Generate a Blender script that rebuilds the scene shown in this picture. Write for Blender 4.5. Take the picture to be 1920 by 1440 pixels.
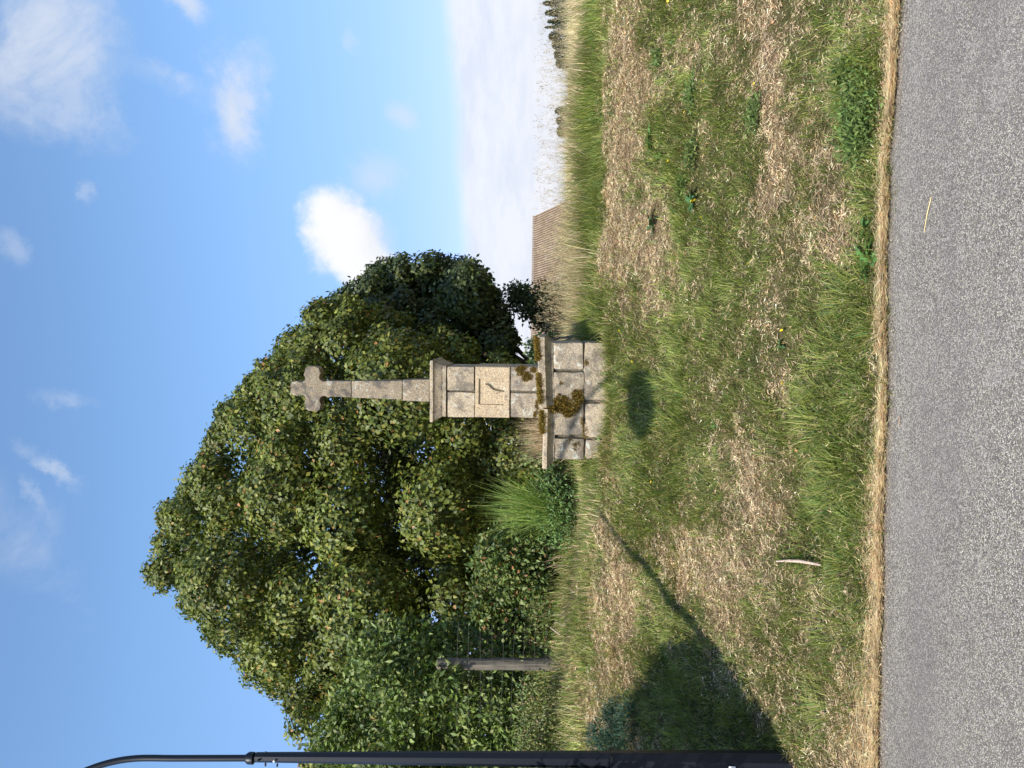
import bpy, bmesh, math, random
import numpy as np
from mathutils import Vector, Matrix, noise as mnoise

for o in list(bpy.data.objects): bpy.data.objects.remove(o)
SC = bpy.context.scene
COL = SC.collection
# ------------------------------------------------------------------ camera
F = 1442.0                      # focal length in photograph pixels (1920 on the long side)
CAM = np.array([0.0, 0.0, 1.6])
PITCH = math.radians(3.7); ROLL = math.radians(1.0)
fw = np.array([0, math.cos(PITCH), math.sin(PITCH)])
r0 = np.array([1.0, 0, 0]); u0 = np.array([0, -math.sin(PITCH), math.cos(PITCH)])
# phone held upright, slightly rolled
RR = r0*math.cos(ROLL) + u0*math.sin(ROLL)*-1 if False else r0*math.cos(ROLL) + u0*math.sin(ROLL)
UU = -r0*math.sin(ROLL) + u0*math.cos(ROLL)
cam_d = bpy.data.cameras.new('camera'); cam = bpy.data.objects.new('camera', cam_d); COL.objects.link(cam)
X = -UU; Y = RR; Z = -fw       # the photo is stored on its side: picture left is up in the world
cam.matrix_world = Matrix(((X[0],Y[0],Z[0],CAM[0]),(X[1],Y[1],Z[1],CAM[1]),(X[2],Y[2],Z[2],CAM[2]),(0,0,0,1)))
cam_d.sensor_width = 36; cam_d.lens = 36*F/1920; cam_d.clip_start = .05; cam_d.clip_end = 9000
SC.camera = cam
# ------------------------------------------------------------------ exposure, sun, sky
SC.view_settings.view_transform = 'Standard'; SC.view_settings.look = 'None'
SC.view_settings.gamma = 1; SC.view_settings.use_curve_mapping = False
SC.view_settings.exposure = 1.0
AZ = math.radians(24); EL = math.radians(43)
sun_d = bpy.data.lights.new('sun', 'SUN'); sun_d.energy = 3.3; sun_d.angle = math.radians(.5); sun_d.color = (1, .94, .83)
sun = bpy.data.objects.new('sun', sun_d); COL.objects.link(sun)
sdir = Vector((math.sin(AZ)*math.cos(EL), math.cos(AZ)*math.cos(EL), -math.sin(EL)))
sun.rotation_euler = sdir.to_track_quat('-Z', 'Y').to_euler()
sun.location = (-5, -10, 15)
W = bpy.data.worlds.new('World'); SC.world = W; W.use_nodes = True
nt = W.node_tree; nt.nodes.clear()
class NB:
    def __init__(s, nt): s.nt = nt
    def n(s, t, **k):
        x = s.nt.nodes.new(t)
        for a, b in k.items():
            if a == 'ins':
                for i, v in b.items(): s.set(x.inputs[i], v)
            else: setattr(x, a, b)
        return x
    def set(s, inp, v):
        if isinstance(v, bpy.types.NodeSocket): s.nt.links.new(v, inp)
        elif v is not None: inp.default_value = v
    def math(s, op, a, b=None, c=None, clamp=False):
        x = s.n('ShaderNodeMath', operation=op); x.use_clamp = clamp
        s.set(x.inputs[0], a); s.set(x.inputs[1], b)
        if c is not None: s.set(x.inputs[2], c)
        return x.outputs[0]
    def vmath(s, op, a, b=None, out=0):
        x = s.n('ShaderNodeVectorMath', operation=op)
        s.set(x.inputs[0], a)
        if b is not None: s.set(x.inputs[1], b)
        return x.outputs[out]
    def mix(s, fac, a, b):
        x = s.n('ShaderNodeMix', data_type='RGBA')
        s.set(x.inputs[0], fac); s.set(x.inputs[6], a); s.set(x.inputs[7], b)
        return x.outputs[2]
    def noise(s, vec, scale, detail=4, rough=.5, dist=0):
        x = s.n('ShaderNodeTexNoise'); s.set(x.inputs['Vector'], vec)
        x.inputs['Scale'].default_value = scale; x.inputs['Detail'].default_value = detail
        x.inputs['Roughness'].default_value = rough; x.inputs['Distortion'].default_value = dist
        return x.outputs[0]
    def ramp(s, fac, lo, hi, a=0., b=1.):
        x = s.n('ShaderNodeMapRange', interpolation_type='SMOOTHSTEP')
        s.set(x.inputs[0], fac); x.inputs[1].default_value = lo; x.inputs[2].default_value = hi
        x.inputs[3].default_value = a; x.inputs[4].default_value = b
        return x.outputs[0]

def ray(u, v):
    d = RR*((u-720)/F) + UU*((960-v)/F) + fw
    return d
def P(u, v, y):
    "world point seen at upright-photo pixel (u, v), at world depth y"
    d = ray(u, v); return CAM + d*(y/d[1])

b = NB(nt)
tc = b.n('ShaderNodeTexCoord').outputs['Generated']
sky = b.n('ShaderNodeTexSky', sky_type='NISHITA', sun_disc=False)
sky.sun_elevation = EL; sky.sun_rotation = math.pi + AZ
sky.air_density = 1.0; sky.dust_density = 0.6; sky.ozone_density = 1.6; sky.altitude = 300
SKYTINT = (1.02, 1.15, 1.22, 1)
skc = b.n('ShaderNodeMix', data_type='RGBA', blend_type='MULTIPLY'); skc.inputs[0].default_value = 1
nt.links.new(sky.outputs[0], skc.inputs[6]); skc.inputs[7].default_value = SKYTINT
sz_ = b.n('ShaderNodeSeparateXYZ', ins={0: tc}).outputs[2]
lowf = b.ramp(sz_, .0, .5)
skm = b.n('ShaderNodeMix', data_type='RGBA', blend_type='MULTIPLY'); skm.inputs[0].default_value = 1
nt.links.new(skc.outputs[2], skm.inputs[6]); nt.links.new(b.mix(lowf, (.58, .47, .62, 1), (1, 1.02, 1, 1)), skm.inputs[7])
skyc = skm.outputs[2]
warp = b.vmath('SUBTRACT', b.n('ShaderNodeTexNoise', ins={'Vector': tc, 'Scale': 8., 'Detail': 9., 'Roughness': .7}).outputs['Color'], (.5, .5, .5))
def cloud(u, v, ru, rv, rot, amt, soft=.9, dist=.12, nscale=14, thin=.0):
    d = ray(u, v); d = d/np.linalg.norm(d)
    wv = b.n('ShaderNodeVectorMath', operation='SCALE'); b.set(wv.inputs[0], warp); wv.inputs[3].default_value = dist
    q = b.vmath('ADD', b.vmath('SUBTRACT', tc, tuple(d)), wv.outputs[0])
    # project on local east / up axes, stretched
    e = np.cross(d, [0, 0, 1]); e /= np.linalg.norm(e); n_ = np.cross(e, d)
    a = math.radians(rot); e2 = e*math.cos(a)+n_*math.sin(a); n2 = -e*math.sin(a)+n_*math.cos(a)
    x = b.math('MULTIPLY', b.vmath('DOT_PRODUCT', q, tuple(e2), 1), F/ru)
    y = b.math('MULTIPLY', b.vmath('DOT_PRODUCT', q, tuple(n2), 1), F/rv)
    z = b.math('MULTIPLY', b.vmath('DOT_PRODUCT', q, tuple(d), 1), 2.0)
    r = b.math('SQRT', b.math('ADD', b.math('ADD', b.math('MULTIPLY', x, x), b.math('MULTIPLY', y, y)), b.math('MULTIPLY', z, z)))
    m = b.ramp(r, 1.0, 1.0-soft)
    if thin: m = b.math('MULTIPLY', m, b.ramp(b.noise(tc, nscale, 9, .68, .5), .46-thin, .5+thin*.8))
    return b.math('MULTIPLY', m, amt), y
WHITE = (4.5, 4.55, 4.6, 1); GREYW = (3.45, 3.7, 4.15, 1)
# scattered thin cloud everywhere
sep = b.n('ShaderNodeSeparateXYZ', ins={0: tc})
gen = b.ramp(b.noise(tc, 2.6, 8, .62, .7), .585, .78, 0, .45)
c = b.mix(gen, skyc, GREYW)
# low cloud bank all round the horizon
ang = b.math('ADD', sep.outputs[2], b.math('MULTIPLY', b.math('SUBTRACT', b.noise(tc, 3.2, 6, .55), .5), .055))
ang = b.math('SUBTRACT', ang, b.math('MULTIPLY', sep.outputs[0], .085))
bank = b.ramp(ang, .122, .096)
bc = b.mix(b.ramp(b.noise(b.vmath('MULTIPLY', tc, (1, 1, 3.2)), 7, 8, .68), .38, .62), (3.5, 3.75, 4.25, 1), (4.1, 4.2, 4.45, 1))
c = b.mix(b.math('MULTIPLY', bank, .9), c, bc)
for (u, v, ru, rv, rot, amt, soft, dist, ns, th) in [
    (1405, 105, 140, 100, 35, .65, 1.0, .13, 9, .16), (1340, 40, 130, 130, 0, .7, 1.0, .15, 9, .16), (1240, 150, 90, 60, 30, .4, 1.0, .15, 12, .16),
    (1235, 435, 75, 48, -30, .6, 1.0, .10, 0, 0), (1440, 345, 60, 34, 50, .7, .9, .08, 0, 0),
    (1255, 440, 120, 75, -25, .95, 1.0, .14, 10, .14), (1200, 440, 75, 45, 20, .7, 1.0, .1, 14, .2), (1290, 330, 90, 28, 60, .45, 1.0, .1, 14, .2),
    (1225, 755, 42, 32, 60, .55, 1.0, .05, 0, 0), (1110, 700, 60, 55, 60, .45, 1.0, .08, 0, 0), (1360, 660, 26, 16, 30, .3, 1.0, .08, 0, 0),
    (590, 95, 70, 22, 55, .5, 1.0, .12, 14, .16), (520, 70, 60, 18, 40, .3, 1.0, .12, 14, .16), (700, 130, 60, 20, 80, .3, 1.0, .1, 16, .16),
    (1080, 155, 28, 18, 0, .3, 1.0, .1, 0, 0), (985, 20, 50, 26, 20, .3, 1.0, .08, 0, 0)]:
    m, yy = cloud(u, v, ru, rv, rot, amt, soft, dist, ns, th)
    c = b.mix(m, c, GREYW)
m, yy = cloud(985, 700, 80, 60, 0, .55, 1.0, .06); c = b.mix(m, c, GREYW)
for (u, v, ru, rv) in [(1030, 625, 70, 62), (970, 650, 74, 74), (925, 690, 62, 72), (1000, 660, 60, 58)]:
    m, yy = cloud(u, v, ru*1.12, rv*1.12, 0, 1., .62, .095)
    c = b.mix(m, c, b.mix(b.ramp(yy, -.9, .2), (3.7, 3.9, 4.3, 1), WHITE))
bg = b.n('ShaderNodeBackground', ins={0: c, 1: .11})
nt.links.new(bg.outputs[0], b.n('ShaderNodeOutputWorld').inputs[0])

# ------------------------------------------------------------------ helpers
rng = np.random.default_rng(7)
def hash3(i, j, k, seed=0):
    n = (i*73856093) ^ (j*19349663) ^ (k*83492791) ^ (seed*2654435761 & 0x7fffffff)
    n = (n ^ (n >> 13)) * 1274126177 & 0x7fffffff
    n = (n ^ (n >> 16)) & 0xffff
    return n/65535.0
def vnoise(p, freq, seed=0):
    q = np.asarray(p, float)*freq
    if q.shape[-1] == 2: q = np.concatenate([q, np.zeros(q.shape[:-1]+(1,))], -1)
    i = np.floor(q).astype(np.int64); f = q-i; f = f*f*(3-2*f)
    r = 0
    for a in (0, 1):
        for b_ in (0, 1):
            for c_ in (0, 1):
                w = (f[..., 0] if a else 1-f[..., 0])*(f[..., 1] if b_ else 1-f[..., 1])*(f[..., 2] if c_ else 1-f[..., 2])
                r = r + w*hash3(i[..., 0]+a+1000, i[..., 1]+b_+1000, i[..., 2]+c_+1000, seed)
    return r
def fbm(p, freq, seed=0, oct=3):
    s = 0; a = 1; t = 0
    for o in range(oct): s = s+a*vnoise(p, freq*2**o, seed+o); t += a; a *= .5
    return s/t
def mesh_np(name, V, Fs, colors=None, smooth=False):
    me = bpy.data.meshes.new(name)
    V = np.asarray(V, np.float32); me.vertices.add(len(V)); me.vertices.foreach_set('co', V.ravel())
    if not isinstance(Fs, list): Fs = [Fs]
    Fs = [np.asarray(f, np.int32) for f in Fs if len(f)]
    loops = np.concatenate([f.ravel() for f in Fs]); cnt = np.concatenate([np.full(len(f), f.shape[1], np.int32) for f in Fs])
    st = np.concatenate([[0], np.cumsum(cnt)[:-1]]).astype(np.int32)
    me.loops.add(len(loops)); me.loops.foreach_set('vertex_index', loops)
    me.polygons.add(len(cnt)); me.polygons.foreach_set('loop_start', st)
    try: me.polygons.foreach_set('loop_total', cnt)
    except Exception: pass
    if colors is not None:
        ca = me.color_attributes.new('Col', 'FLOAT_COLOR', 'POINT')
        cc = np.ones((len(V), 4), np.float32); cc[:, :3] = colors; ca.data.foreach_set('color', cc.ravel())
    me.update(calc_edges=True); me.validate()
    if smooth: me.polygons.foreach_set('use_smooth', np.ones(len(me.polygons), bool))
    return me
def link(name, me, mat=None, parent=None, loc=None, rot=None, **props):
    o = bpy.data.objects.new(name, me); COL.objects.link(o)
    if mat and me and not len(me.materials): me.materials.append(mat)
    if parent: o.parent = parent
    if loc is not None: o.location = tuple(map(float, loc))
    if rot is not None: o.rotation_euler = rot
    for k, v in props.items(): o[k] = v
    return o
def thing(name, label, cat, loc=(0, 0, 0), rz=0, group=None):
    o = link(name, None, loc=loc, rot=(0, 0, rz), label=label, category=cat)
    o.empty_display_size = .1
    if group: o['group'] = group
    return o
def nrm(a): return a/np.maximum(np.linalg.norm(a, axis=-1, keepdims=True), 1e-9)

# ------------------------------------------------------------------ terrain
def edge(x):
    x = np.asarray(x, float)
    w = (vnoise(np.stack([x, x*0], -1), 1.1, 5)-.5)*.07 + (vnoise(np.stack([x, x*0], -1), 6, 6)-.5)*.035
    xc = np.clip(x, -2.7, 2.7)
    return 3.93 - .022*xc*xc - .012*xc + w
PT = [-.02, .06, .34, .77, 1.18, 1.69, 2.29, 2.89, 3.39, 3.89, 4.4, 5.2, 6.5, 9, 16, 60, 300, 2500]
PZ = [-.03, .02, .08, .22, .385, .56, .80, 1.04, 1.20, 1.27, 1.30, 1.32, 1.33, 1.34, 1.34, 1.2, .6, -4]
def sst(x, a, c):
    t = np.clip((x-a)/(c-a), 0, 1); return t*t*(3-2*t)
MOUNDS = []
def H(x, y):
    x = np.asarray(x, float); y = np.asarray(y, float)
    t = y-edge(x)
    z = np.interp(t, PT, PZ)
    z = .5*z + .25*np.interp(t-.12, PT, PZ)+.25*np.interp(t+.12, PT, PZ)*(t > .2)+.25*np.interp(t, PT, PZ)*(t <= .2)
    g = sst(t, .1, .6)
    p = np.stack([x, y], -1)
    z = z+g*((fbm(p, 1.3, 11)-.5)*.11 + (vnoise(p, 5, 12)-.5)*.035 + (vnoise(p, 11, 13)-.5)*.03)
    z = z + .32*sst(-x, .9, 3.2)*sst(t, 2.8, 5.5)*(1-sst(t, 20, 60))
    for (mx, my, r, h) in MOUNDS: z = z+h*np.exp(-(((x-mx)**2+(y-my)**2)/r**2)**1.4)
    far = sst(t, 60, 400); z = z+far*(fbm(p, .006, 31)-.5)*3
    z = np.where(y < -1.3, -.04, z)
    return z
def G(u, v, lift=0):
    "where the view through (u, v) meets the ground"
    d = ray(u, v); ys = np.concatenate([np.linspace(2.2, 14, 1200), np.linspace(14, 200, 1500)])
    pts = CAM + d*(ys/d[1])[:, None]
    h = H(pts[:, 0], pts[:, 1]); h = np.where(pts[:, 1] < edge(pts[:, 0]), 0, h)
    k = np.argmax(pts[:, 2] < h) if (pts[:, 2] < h).any() else len(ys)-1
    q = pts[k].copy(); q[2] = h[k]+lift; return q
for (u, v, r, h) in [(990, 1568, .17, .05), (1150, 1562, .11, .035), (560, 1425, .2, .03), (1430, 1600, .12, .03), (930, 1445, .15, .02)]:
    q = G(u, v); MOUNDS.append((q[0], q[1], r, h))

# dryness of the turf: +1 straw, -1 lush; (u, v, radius_u px, radius_v px, strength)
DRY = [(990, 1568, 38, 36, 2.2), (1150, 1562, 22, 26, 1.6), (545, 1400, 60, 48, 1.5), (500, 1440, 40, 30, 1.4), (1440, 1600, 40, 22, 1.5),
       (1250, 1180, 260, 45, 1.5), (1000, 1200, 120, 45, .9), (1330, 1290, 90, 25, 1.0), (1200, 1450, 60, 14, 1.5), (1300, 1455, 60, 14, 1.6), (1380, 1440, 60, 12, 1.4), (1110, 1445, 60, 12, 1.4), (830, 1430, 25, 30, 1.1),
       (920, 1130, 40, 15, .9), (330, 1160, 100, 26, 1.5), (250, 1190, 70, 32, 1.4), (400, 1350, 110, 26, .8), (360, 1400, 60, 45, .9), (350, 1290, 70, 30, .9), (470, 1500, 60, 30, .5),
       (100, 1590, 120, 30, .5), (850, 1220, 90, 22, .6), (640, 1500, 40, 15, .4), (985, 1140, 20, 20, 1.1)]
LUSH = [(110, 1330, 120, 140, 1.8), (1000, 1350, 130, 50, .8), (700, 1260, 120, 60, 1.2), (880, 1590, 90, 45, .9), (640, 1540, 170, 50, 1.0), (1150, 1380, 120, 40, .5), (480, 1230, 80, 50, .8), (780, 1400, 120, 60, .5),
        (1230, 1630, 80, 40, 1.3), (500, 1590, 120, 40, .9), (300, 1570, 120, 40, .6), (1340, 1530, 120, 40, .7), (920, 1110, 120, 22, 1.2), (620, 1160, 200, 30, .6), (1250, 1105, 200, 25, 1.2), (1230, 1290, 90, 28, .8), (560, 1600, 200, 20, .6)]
FLD = []
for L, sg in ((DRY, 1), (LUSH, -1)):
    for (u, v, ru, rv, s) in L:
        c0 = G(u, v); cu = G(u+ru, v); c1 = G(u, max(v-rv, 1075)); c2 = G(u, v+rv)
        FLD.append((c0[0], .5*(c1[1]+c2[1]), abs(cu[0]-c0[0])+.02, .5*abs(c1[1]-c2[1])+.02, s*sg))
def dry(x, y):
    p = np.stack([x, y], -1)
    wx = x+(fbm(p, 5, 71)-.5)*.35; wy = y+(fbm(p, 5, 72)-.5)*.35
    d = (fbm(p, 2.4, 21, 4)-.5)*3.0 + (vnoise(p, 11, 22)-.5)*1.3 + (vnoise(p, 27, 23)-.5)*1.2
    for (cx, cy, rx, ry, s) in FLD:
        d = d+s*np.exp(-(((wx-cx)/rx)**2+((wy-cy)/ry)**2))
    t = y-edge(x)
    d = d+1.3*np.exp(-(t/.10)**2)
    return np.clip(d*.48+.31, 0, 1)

# ------------------------------------------------------------------ materials
def mat(name):
    m = bpy.data.materials.new(name); m.use_nodes = True; t = m.node_tree; t.nodes.clear()
    nb = NB(t); out = nb.n('ShaderNodeOutputMaterial'); return m, nb, out
def pbsdf(nb, out, color, rough=.8, normal=None, metallic=0, spec=.5):
    p = nb.n('ShaderNodeBsdfPrincipled')
    nb.set(p.inputs['Base Color'], color); nb.set(p.inputs['Roughness'], rough); nb.set(p.inputs['Metallic'], metallic)
    p.inputs['Specular IOR Level'].default_value = spec
    if normal is not None: nb.set(p.inputs['Normal'], normal)
    nb.nt.links.new(p.outputs[0], out.inputs[0]); return p
def bump(nb, h, s, d=.01):
    x = nb.n('ShaderNodeBump', ins={'Height': h}); x.inputs['Strength'].default_value = s; x.inputs['Distance'].default_value = d
    return x.outputs[0]
def leafmat(name, rough=.5, trans=.3, spec=.35, ttint=(1.3, 1.5, .5, 1)):
    m, nb, out = mat(name)
    a = nb.n('ShaderNodeAttribute', attribute_name='Col').outputs['Color']
    p = pbsdf(nb, out, a, rough, spec=spec)
    tr = nb.n('ShaderNodeBsdfTranslucent')
    mm = nb.n('ShaderNodeMix', data_type='RGBA', blend_type='MULTIPLY'); mm.inputs[0].default_value = 1
    nb.set(mm.inputs[6], a); mm.inputs[7].default_value = ttint
    nb.set(tr.inputs[0], mm.outputs[2])
    ms = nb.n('ShaderNodeMixShader'); ms.inputs[0].default_value = trans
    nb.nt.links.new(p.outputs[0], ms.inputs[1]); nb.nt.links.new(tr.outputs[0], ms.inputs[2])
    nb.nt.links.new(ms.outputs[0], out.inputs[0]); return m
M_leaf = leafmat('tree_leaf', .5, .16, .35)
M_grass = leafmat('grass_blade', .6, .25, .25)
M_straw = leafmat('straw', .7, .15, .2, (1.1, 1, .8, 1))
M_vcol, nb, out = mat('plain_vertex_colour')
pbsdf(nb, out, nb.n('ShaderNodeAttribute', attribute_name='Col').outputs['Color'], .7)

M_ground, nb, out = mat('ground_thatch')
pos = nb.n('ShaderNodeNewGeometry').outputs['Position']
a = nb.n('ShaderNodeAttribute', attribute_name='Col').outputs['Color']
f1 = nb.noise(pos, 160, 4, .7); f2 = nb.noise(pos, 38, 5, .7)
cc = nb.mix(nb.ramp(f1, .3, .6), nb.mix(.6, a, (.035, .025, .015, 1)), a)
cc = nb.mix(nb.ramp(f2, .5, .7, 0, .6), cc, (.09, .07, .035, 1))
pbsdf(nb, out, cc, .95, bump(nb, nb.math('ADD', f1, nb.math('MULTIPLY', f2, 2)), .9, .012), spec=.1)

M_asph, nb, out = mat('worn_asphalt')
pos = nb.n('ShaderNodeNewGeometry').outputs['Position']
vo = nb.n('ShaderNodeTexVoronoi', ins={'Vector': pos}); vo.inputs['Scale'].default_value = 175; vo.inputs['Randomness'].default_value = 1
vd = nb.n('ShaderNodeTexVoronoi', feature='DISTANCE_TO_EDGE', ins={'Vector': pos}); vd.inputs['Scale'].default_value = 175
cs = nb.n('ShaderNodeSeparateColor', ins={0: vo.outputs['Color']})
val = nb.ramp(cs.outputs[0], 0, 1, .17, .62)
vc = nb.n('ShaderNodeCombineColor', ins={0: nb.math('MULTIPLY', val, 1.10), 1: nb.math('MULTIPLY', val, .97), 2: nb.math('MULTIPLY', val, nb.ramp(cs.outputs[1], 0, 1, .72, .88))}).outputs[0]
gap = nb.ramp(vd.outputs[0], .02, .16)
cc = nb.mix(gap, (.09, .082, .075, 1), vc)
big = nb.noise(pos, 1.1, 5, .6); mid = nb.noise(pos, 9, 4, .6)
cc = nb.mix(nb.ramp(big, .35, .7, 0, .28), cc, (.30, .27, .245, 1))
cc = nb.mix(nb.ramp(mid, .5, .75, 0, .35), cc, (.13, .12, .115, 1))
cc = nb.mix(nb.ramp(nb.noise(pos, 2.7, 6, .7, .6), .58, .66, 0, .25), cc, (.40, .37, .33, 1))
cc = nb.mix(nb.ramp(nb.noise(nb.vmath('MULTIPLY', pos, (.25, 1.6, 1)), 1.2, 4, .5), .45, .7, 0, .3), cc, (.16, .15, .145, 1))
hh = nb.math('ADD', nb.math('MULTIPLY', gap, .6), nb.math('MULTIPLY', cs.outputs[2], .7))
pbsdf(nb, out, cc, .82, bump(nb, hh, .8, .004), spec=.25)

def granite(name, tint=(1, 1, 1), dark=.75, lich=.5):
    m, nb, out = mat(name)
    pos = nb.n('ShaderNodeTexCoord').outputs['Object']
    oi = nb.n('ShaderNodeObjectInfo').outputs['Random']
    ov = nb.n('ShaderNodeCombineXYZ', ins={0: nb.math('MULTIPLY', oi, 37.), 1: nb.math('MULTIPLY', oi, 11.)}).outputs[0]
    wp = nb.vmath('ADD', pos, ov)
    fine = nb.noise(wp, 170, 3, .7); med = nb.noise(wp, 42, 5, .65); big = nb.noise(wp, 6, 6, .65, .4)
    base = nb.mix(nb.ramp(fine, .36, .62), (.19*tint[0], .152*tint[1], .108*tint[2], 1), (.60*tint[0], .485*tint[1], .335*tint[2], 1))
    base = nb.mix(nb.ramp(nb.noise(wp, 95, 4, .7), .56, .64, 0, .75), base, (.10, .08, .065, 1))
    base = nb.mix(nb.ramp(med, .52, .75, 0, .55), base, (.60*tint[0], .53*tint[1], .42*tint[2], 1))
    base = nb.mix(nb.ramp(big, .46, .64, 0, dark), base, (.12, .105, .09, 1))
    base = nb.mix(nb.ramp(nb.noise(wp, 13, 6, .7, .8), .56, .64, 0, lich), base, (.47, .47, .40, 1))
    base = nb.mix(nb.ramp(nb.noise(wp, 17, 6, .7, .5), .58, .66, 0, .6), base, (.13, .115, .10, 1))
    br = nb.math('ADD', .9, nb.math('MULTIPLY', oi, .2))
    mm = nb.n('ShaderNodeMix', data_type='RGBA', blend_type='MULTIPLY'); mm.inputs[0].default_value = 1
    nb.set(mm.inputs[6], base); nb.set(mm.inputs[7], nb.n('ShaderNodeCombineColor', ins={0: br, 1: br, 2: br}).outputs[0])
    h = nb.math('ADD', nb.math('MULTIPLY', fine, .6), nb.math('ADD', med, nb.math('MULTIPLY', big, 1.5)))
    pbsdf(nb, out, mm.outputs[2], .92, bump(nb, h, .8, .009), spec=.2); return m
M_gran = granite('granite_block')
M_gran2 = granite('granite_pink_grey', (.86, .87, .90), .7, 1.0)
M_gcross = granite('granite_cross', (.72, .72, .72), .95, .7)
M_gpanel = granite('granite_panel', (1.06, 1.02, .95), .15, .3)

def simple(name, col, rough=.6, metal=0, nscale=30, var=.25, bs=.2, spec=.5):
    m, nb, out = mat(name); pos = nb.n('ShaderNodeTexCoord').outputs['Object']
    n = nb.noise(pos, nscale, 5, .6)
    cc = nb.mix(nb.ramp(n, .3, .7), tuple(x*(1-var) for x in col)+(1,), tuple(min(1, x*(1+var)) for x in col)+(1,))
    pbsdf(nb, out, cc, rough, bump(nb, n, bs, .003), metal, spec); return m
M_pole = simple('dark_blue_grey_paint', (.006, .008, .014), .42, 0, 60, .15, .05, .3)
M_bark = simple('bark', (.09, .075, .055), .9, 0, 14, .5, .8)
M_twig = simple('twig', (.17, .14, .11), .9, 0, 40, .4, .4)
M_wire = simple('galvanised_wire', (.05, .05, .05), .5, .7, 60, .2, .1)
M_white = simple('white_sticker', (.75, .76, .78), .5, 0, 50, .05, .02)
M_glass = simple('lamp_diffuser', (.7, .7, .68), .3, 0, 50, .05, .02)
M_stick = simple('bleached_wood', (.50, .38, .29), .8, 0, 60, .25, .4)
M_wall = simple('barn_wall', (.30, .26, .21), .9, 0, 3, .3, .4)
# weathered post: long grain
M_post, nb, out = mat('weathered_post')
pos = nb.n('ShaderNodeTexCoord').outputs['Object']
g = nb.noise(nb.vmath('MULTIPLY', pos, (60, 60, 3)), 1, 6, .65)
cc = nb.mix(nb.ramp(g, .3, .7), (.055, .048, .04, 1), (.19, .165, .13, 1))
pbsdf(nb, out, cc, .9, bump(nb, g, .7, .006), spec=.2)
# corrugated roof
M_roof, nb, out = mat('rusty_roof')
pos = nb.n('ShaderNodeTexCoord').outputs['Object']
n1 = nb.noise(pos, .9, 6, .7); n2 = nb.noise(pos, 7, 5, .7)
cc = nb.mix(nb.ramp(n1, .3, .7), (.29, .205, .14, 1), (.46, .36, .26, 1))
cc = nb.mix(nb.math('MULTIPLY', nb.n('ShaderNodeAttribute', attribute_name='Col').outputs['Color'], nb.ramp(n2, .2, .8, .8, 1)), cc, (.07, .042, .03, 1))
cc = nb.mix(nb.ramp(n2, .5, .8, 0, .6), cc, (.12, .07, .05, 1))
pbsdf(nb, out, cc, .85, spec=.2)

# ------------------------------------------------------------------ ground + road
def axis(parts):
    r = []
    for a, c, n in parts: r += list(np.linspace(a, c, n, endpoint=False))
    return np.array(r)
xs = axis([(-2500, -300, 6), (-300, -40, 10), (-40, -8, 22), (-8, 8, 270), (8, 40, 22), (40, 300, 10), (300, 2501, 7)])
ys = axis([(-600, -40, 6), (-40, 0, 10), (0, 3.6, 8), (3.6, 9.6, 150), (9.6, 16, 50), (16, 80, 30), (80, 500, 20), (500, 4001, 8)])
GX, GY = np.meshgrid(xs, ys)
x = GX.ravel(); y = GY.ravel(); z = H(x, y)
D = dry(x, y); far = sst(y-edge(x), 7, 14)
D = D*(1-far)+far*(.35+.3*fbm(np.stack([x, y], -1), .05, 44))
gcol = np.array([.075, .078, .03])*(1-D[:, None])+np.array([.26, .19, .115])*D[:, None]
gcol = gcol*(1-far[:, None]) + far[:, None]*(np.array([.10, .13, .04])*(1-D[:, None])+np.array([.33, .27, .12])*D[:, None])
nx, ny = len(xs), len(ys)
idx = np.arange(nx*ny).reshape(ny, nx)
Fq = np.stack([idx[:-1, :-1], idx[:-1, 1:], idx[1:, 1:], idx[1:, :-1]], -1).reshape(-1, 4)
link('ground', mesh_np('ground', np.stack([x, y, z], -1), Fq, gcol, True), M_ground, kind='structure')
rx = np.concatenate([np.linspace(-200, -9, 30, endpoint=False), np.linspace(-9, 9, 500), np.linspace(9.5, 200, 30)])
rv = []; ny2 = 14
for j in range(ny2+1):
    f = j/ny2
    ye = -1.35*(1-f) + (edge(rx)+.01)*f
    rv.append(np.stack([rx, ye, np.where(f > .999, -.006, 0.0)+0*rx], -1))
V = np.concatenate(rv); n = len(rx); idx = np.arange(len(V)).reshape(ny2+1, n)
Fq = np.stack([idx[:-1, :-1], idx[:-1, 1:], idx[1:, 1:], idx[1:, :-1]], -1).reshape(-1, 4)
link('road', mesh_np('road', V, Fq), M_asph, kind='structure')

# ------------------------------------------------------------------ blade / leaf factories
def pal(n, cols, weights, var=.18):
    cols = np.array(cols); w = np.array(weights, float); w /= w.sum()
    k = rng.choice(len(cols), n, p=w); c = cols[k]
    return c*(1+rng.normal(0, var, (n, 1)))*(1+rng.normal(0, .05, (n, 3)))
def blades(pts, L, wd, dirs, lean, curl, colors):
    """tapered blades: pts (N,3) roots, L length, dirs horizontal unit (N,2), lean 0..1.4 rad from vertical"""
    N = len(pts)
    dh = np.concatenate([dirs, np.zeros((N, 1))], 1); side = np.stack([-dirs[:, 1], dirs[:, 0], np.zeros(N)], 1)
    tw = rng.uniform(-1.2, 1.2, N)[:, None]; side = nrm(side*np.cos(tw)+dh*np.sin(tw)*.8)
    up = np.array([0, 0, 1.])
    a1 = lean[:, None]; a2 = (lean+curl)[:, None]
    m = pts+L[:, None]*.5*(np.cos(a1)*up+np.sin(a1)*dh)
    t = m+L[:, None]*.5*(np.cos(a2)*up+np.sin(a2)*dh)
    w = wd[:, None]*.5
    V = np.stack([pts-side*w, pts+side*w, m+side*w*.85, m-side*w*.85, t], 1).reshape(-1, 3)
    i = np.arange(N)*5
    Q = np.stack([i, i+1, i+2, i+3], -1); T = np.stack([i+3, i+2, i+4], -1)
    C = np.repeat(np.clip(colors, 0, 1), 5, axis=0)
    return V, Q, T, C
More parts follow.
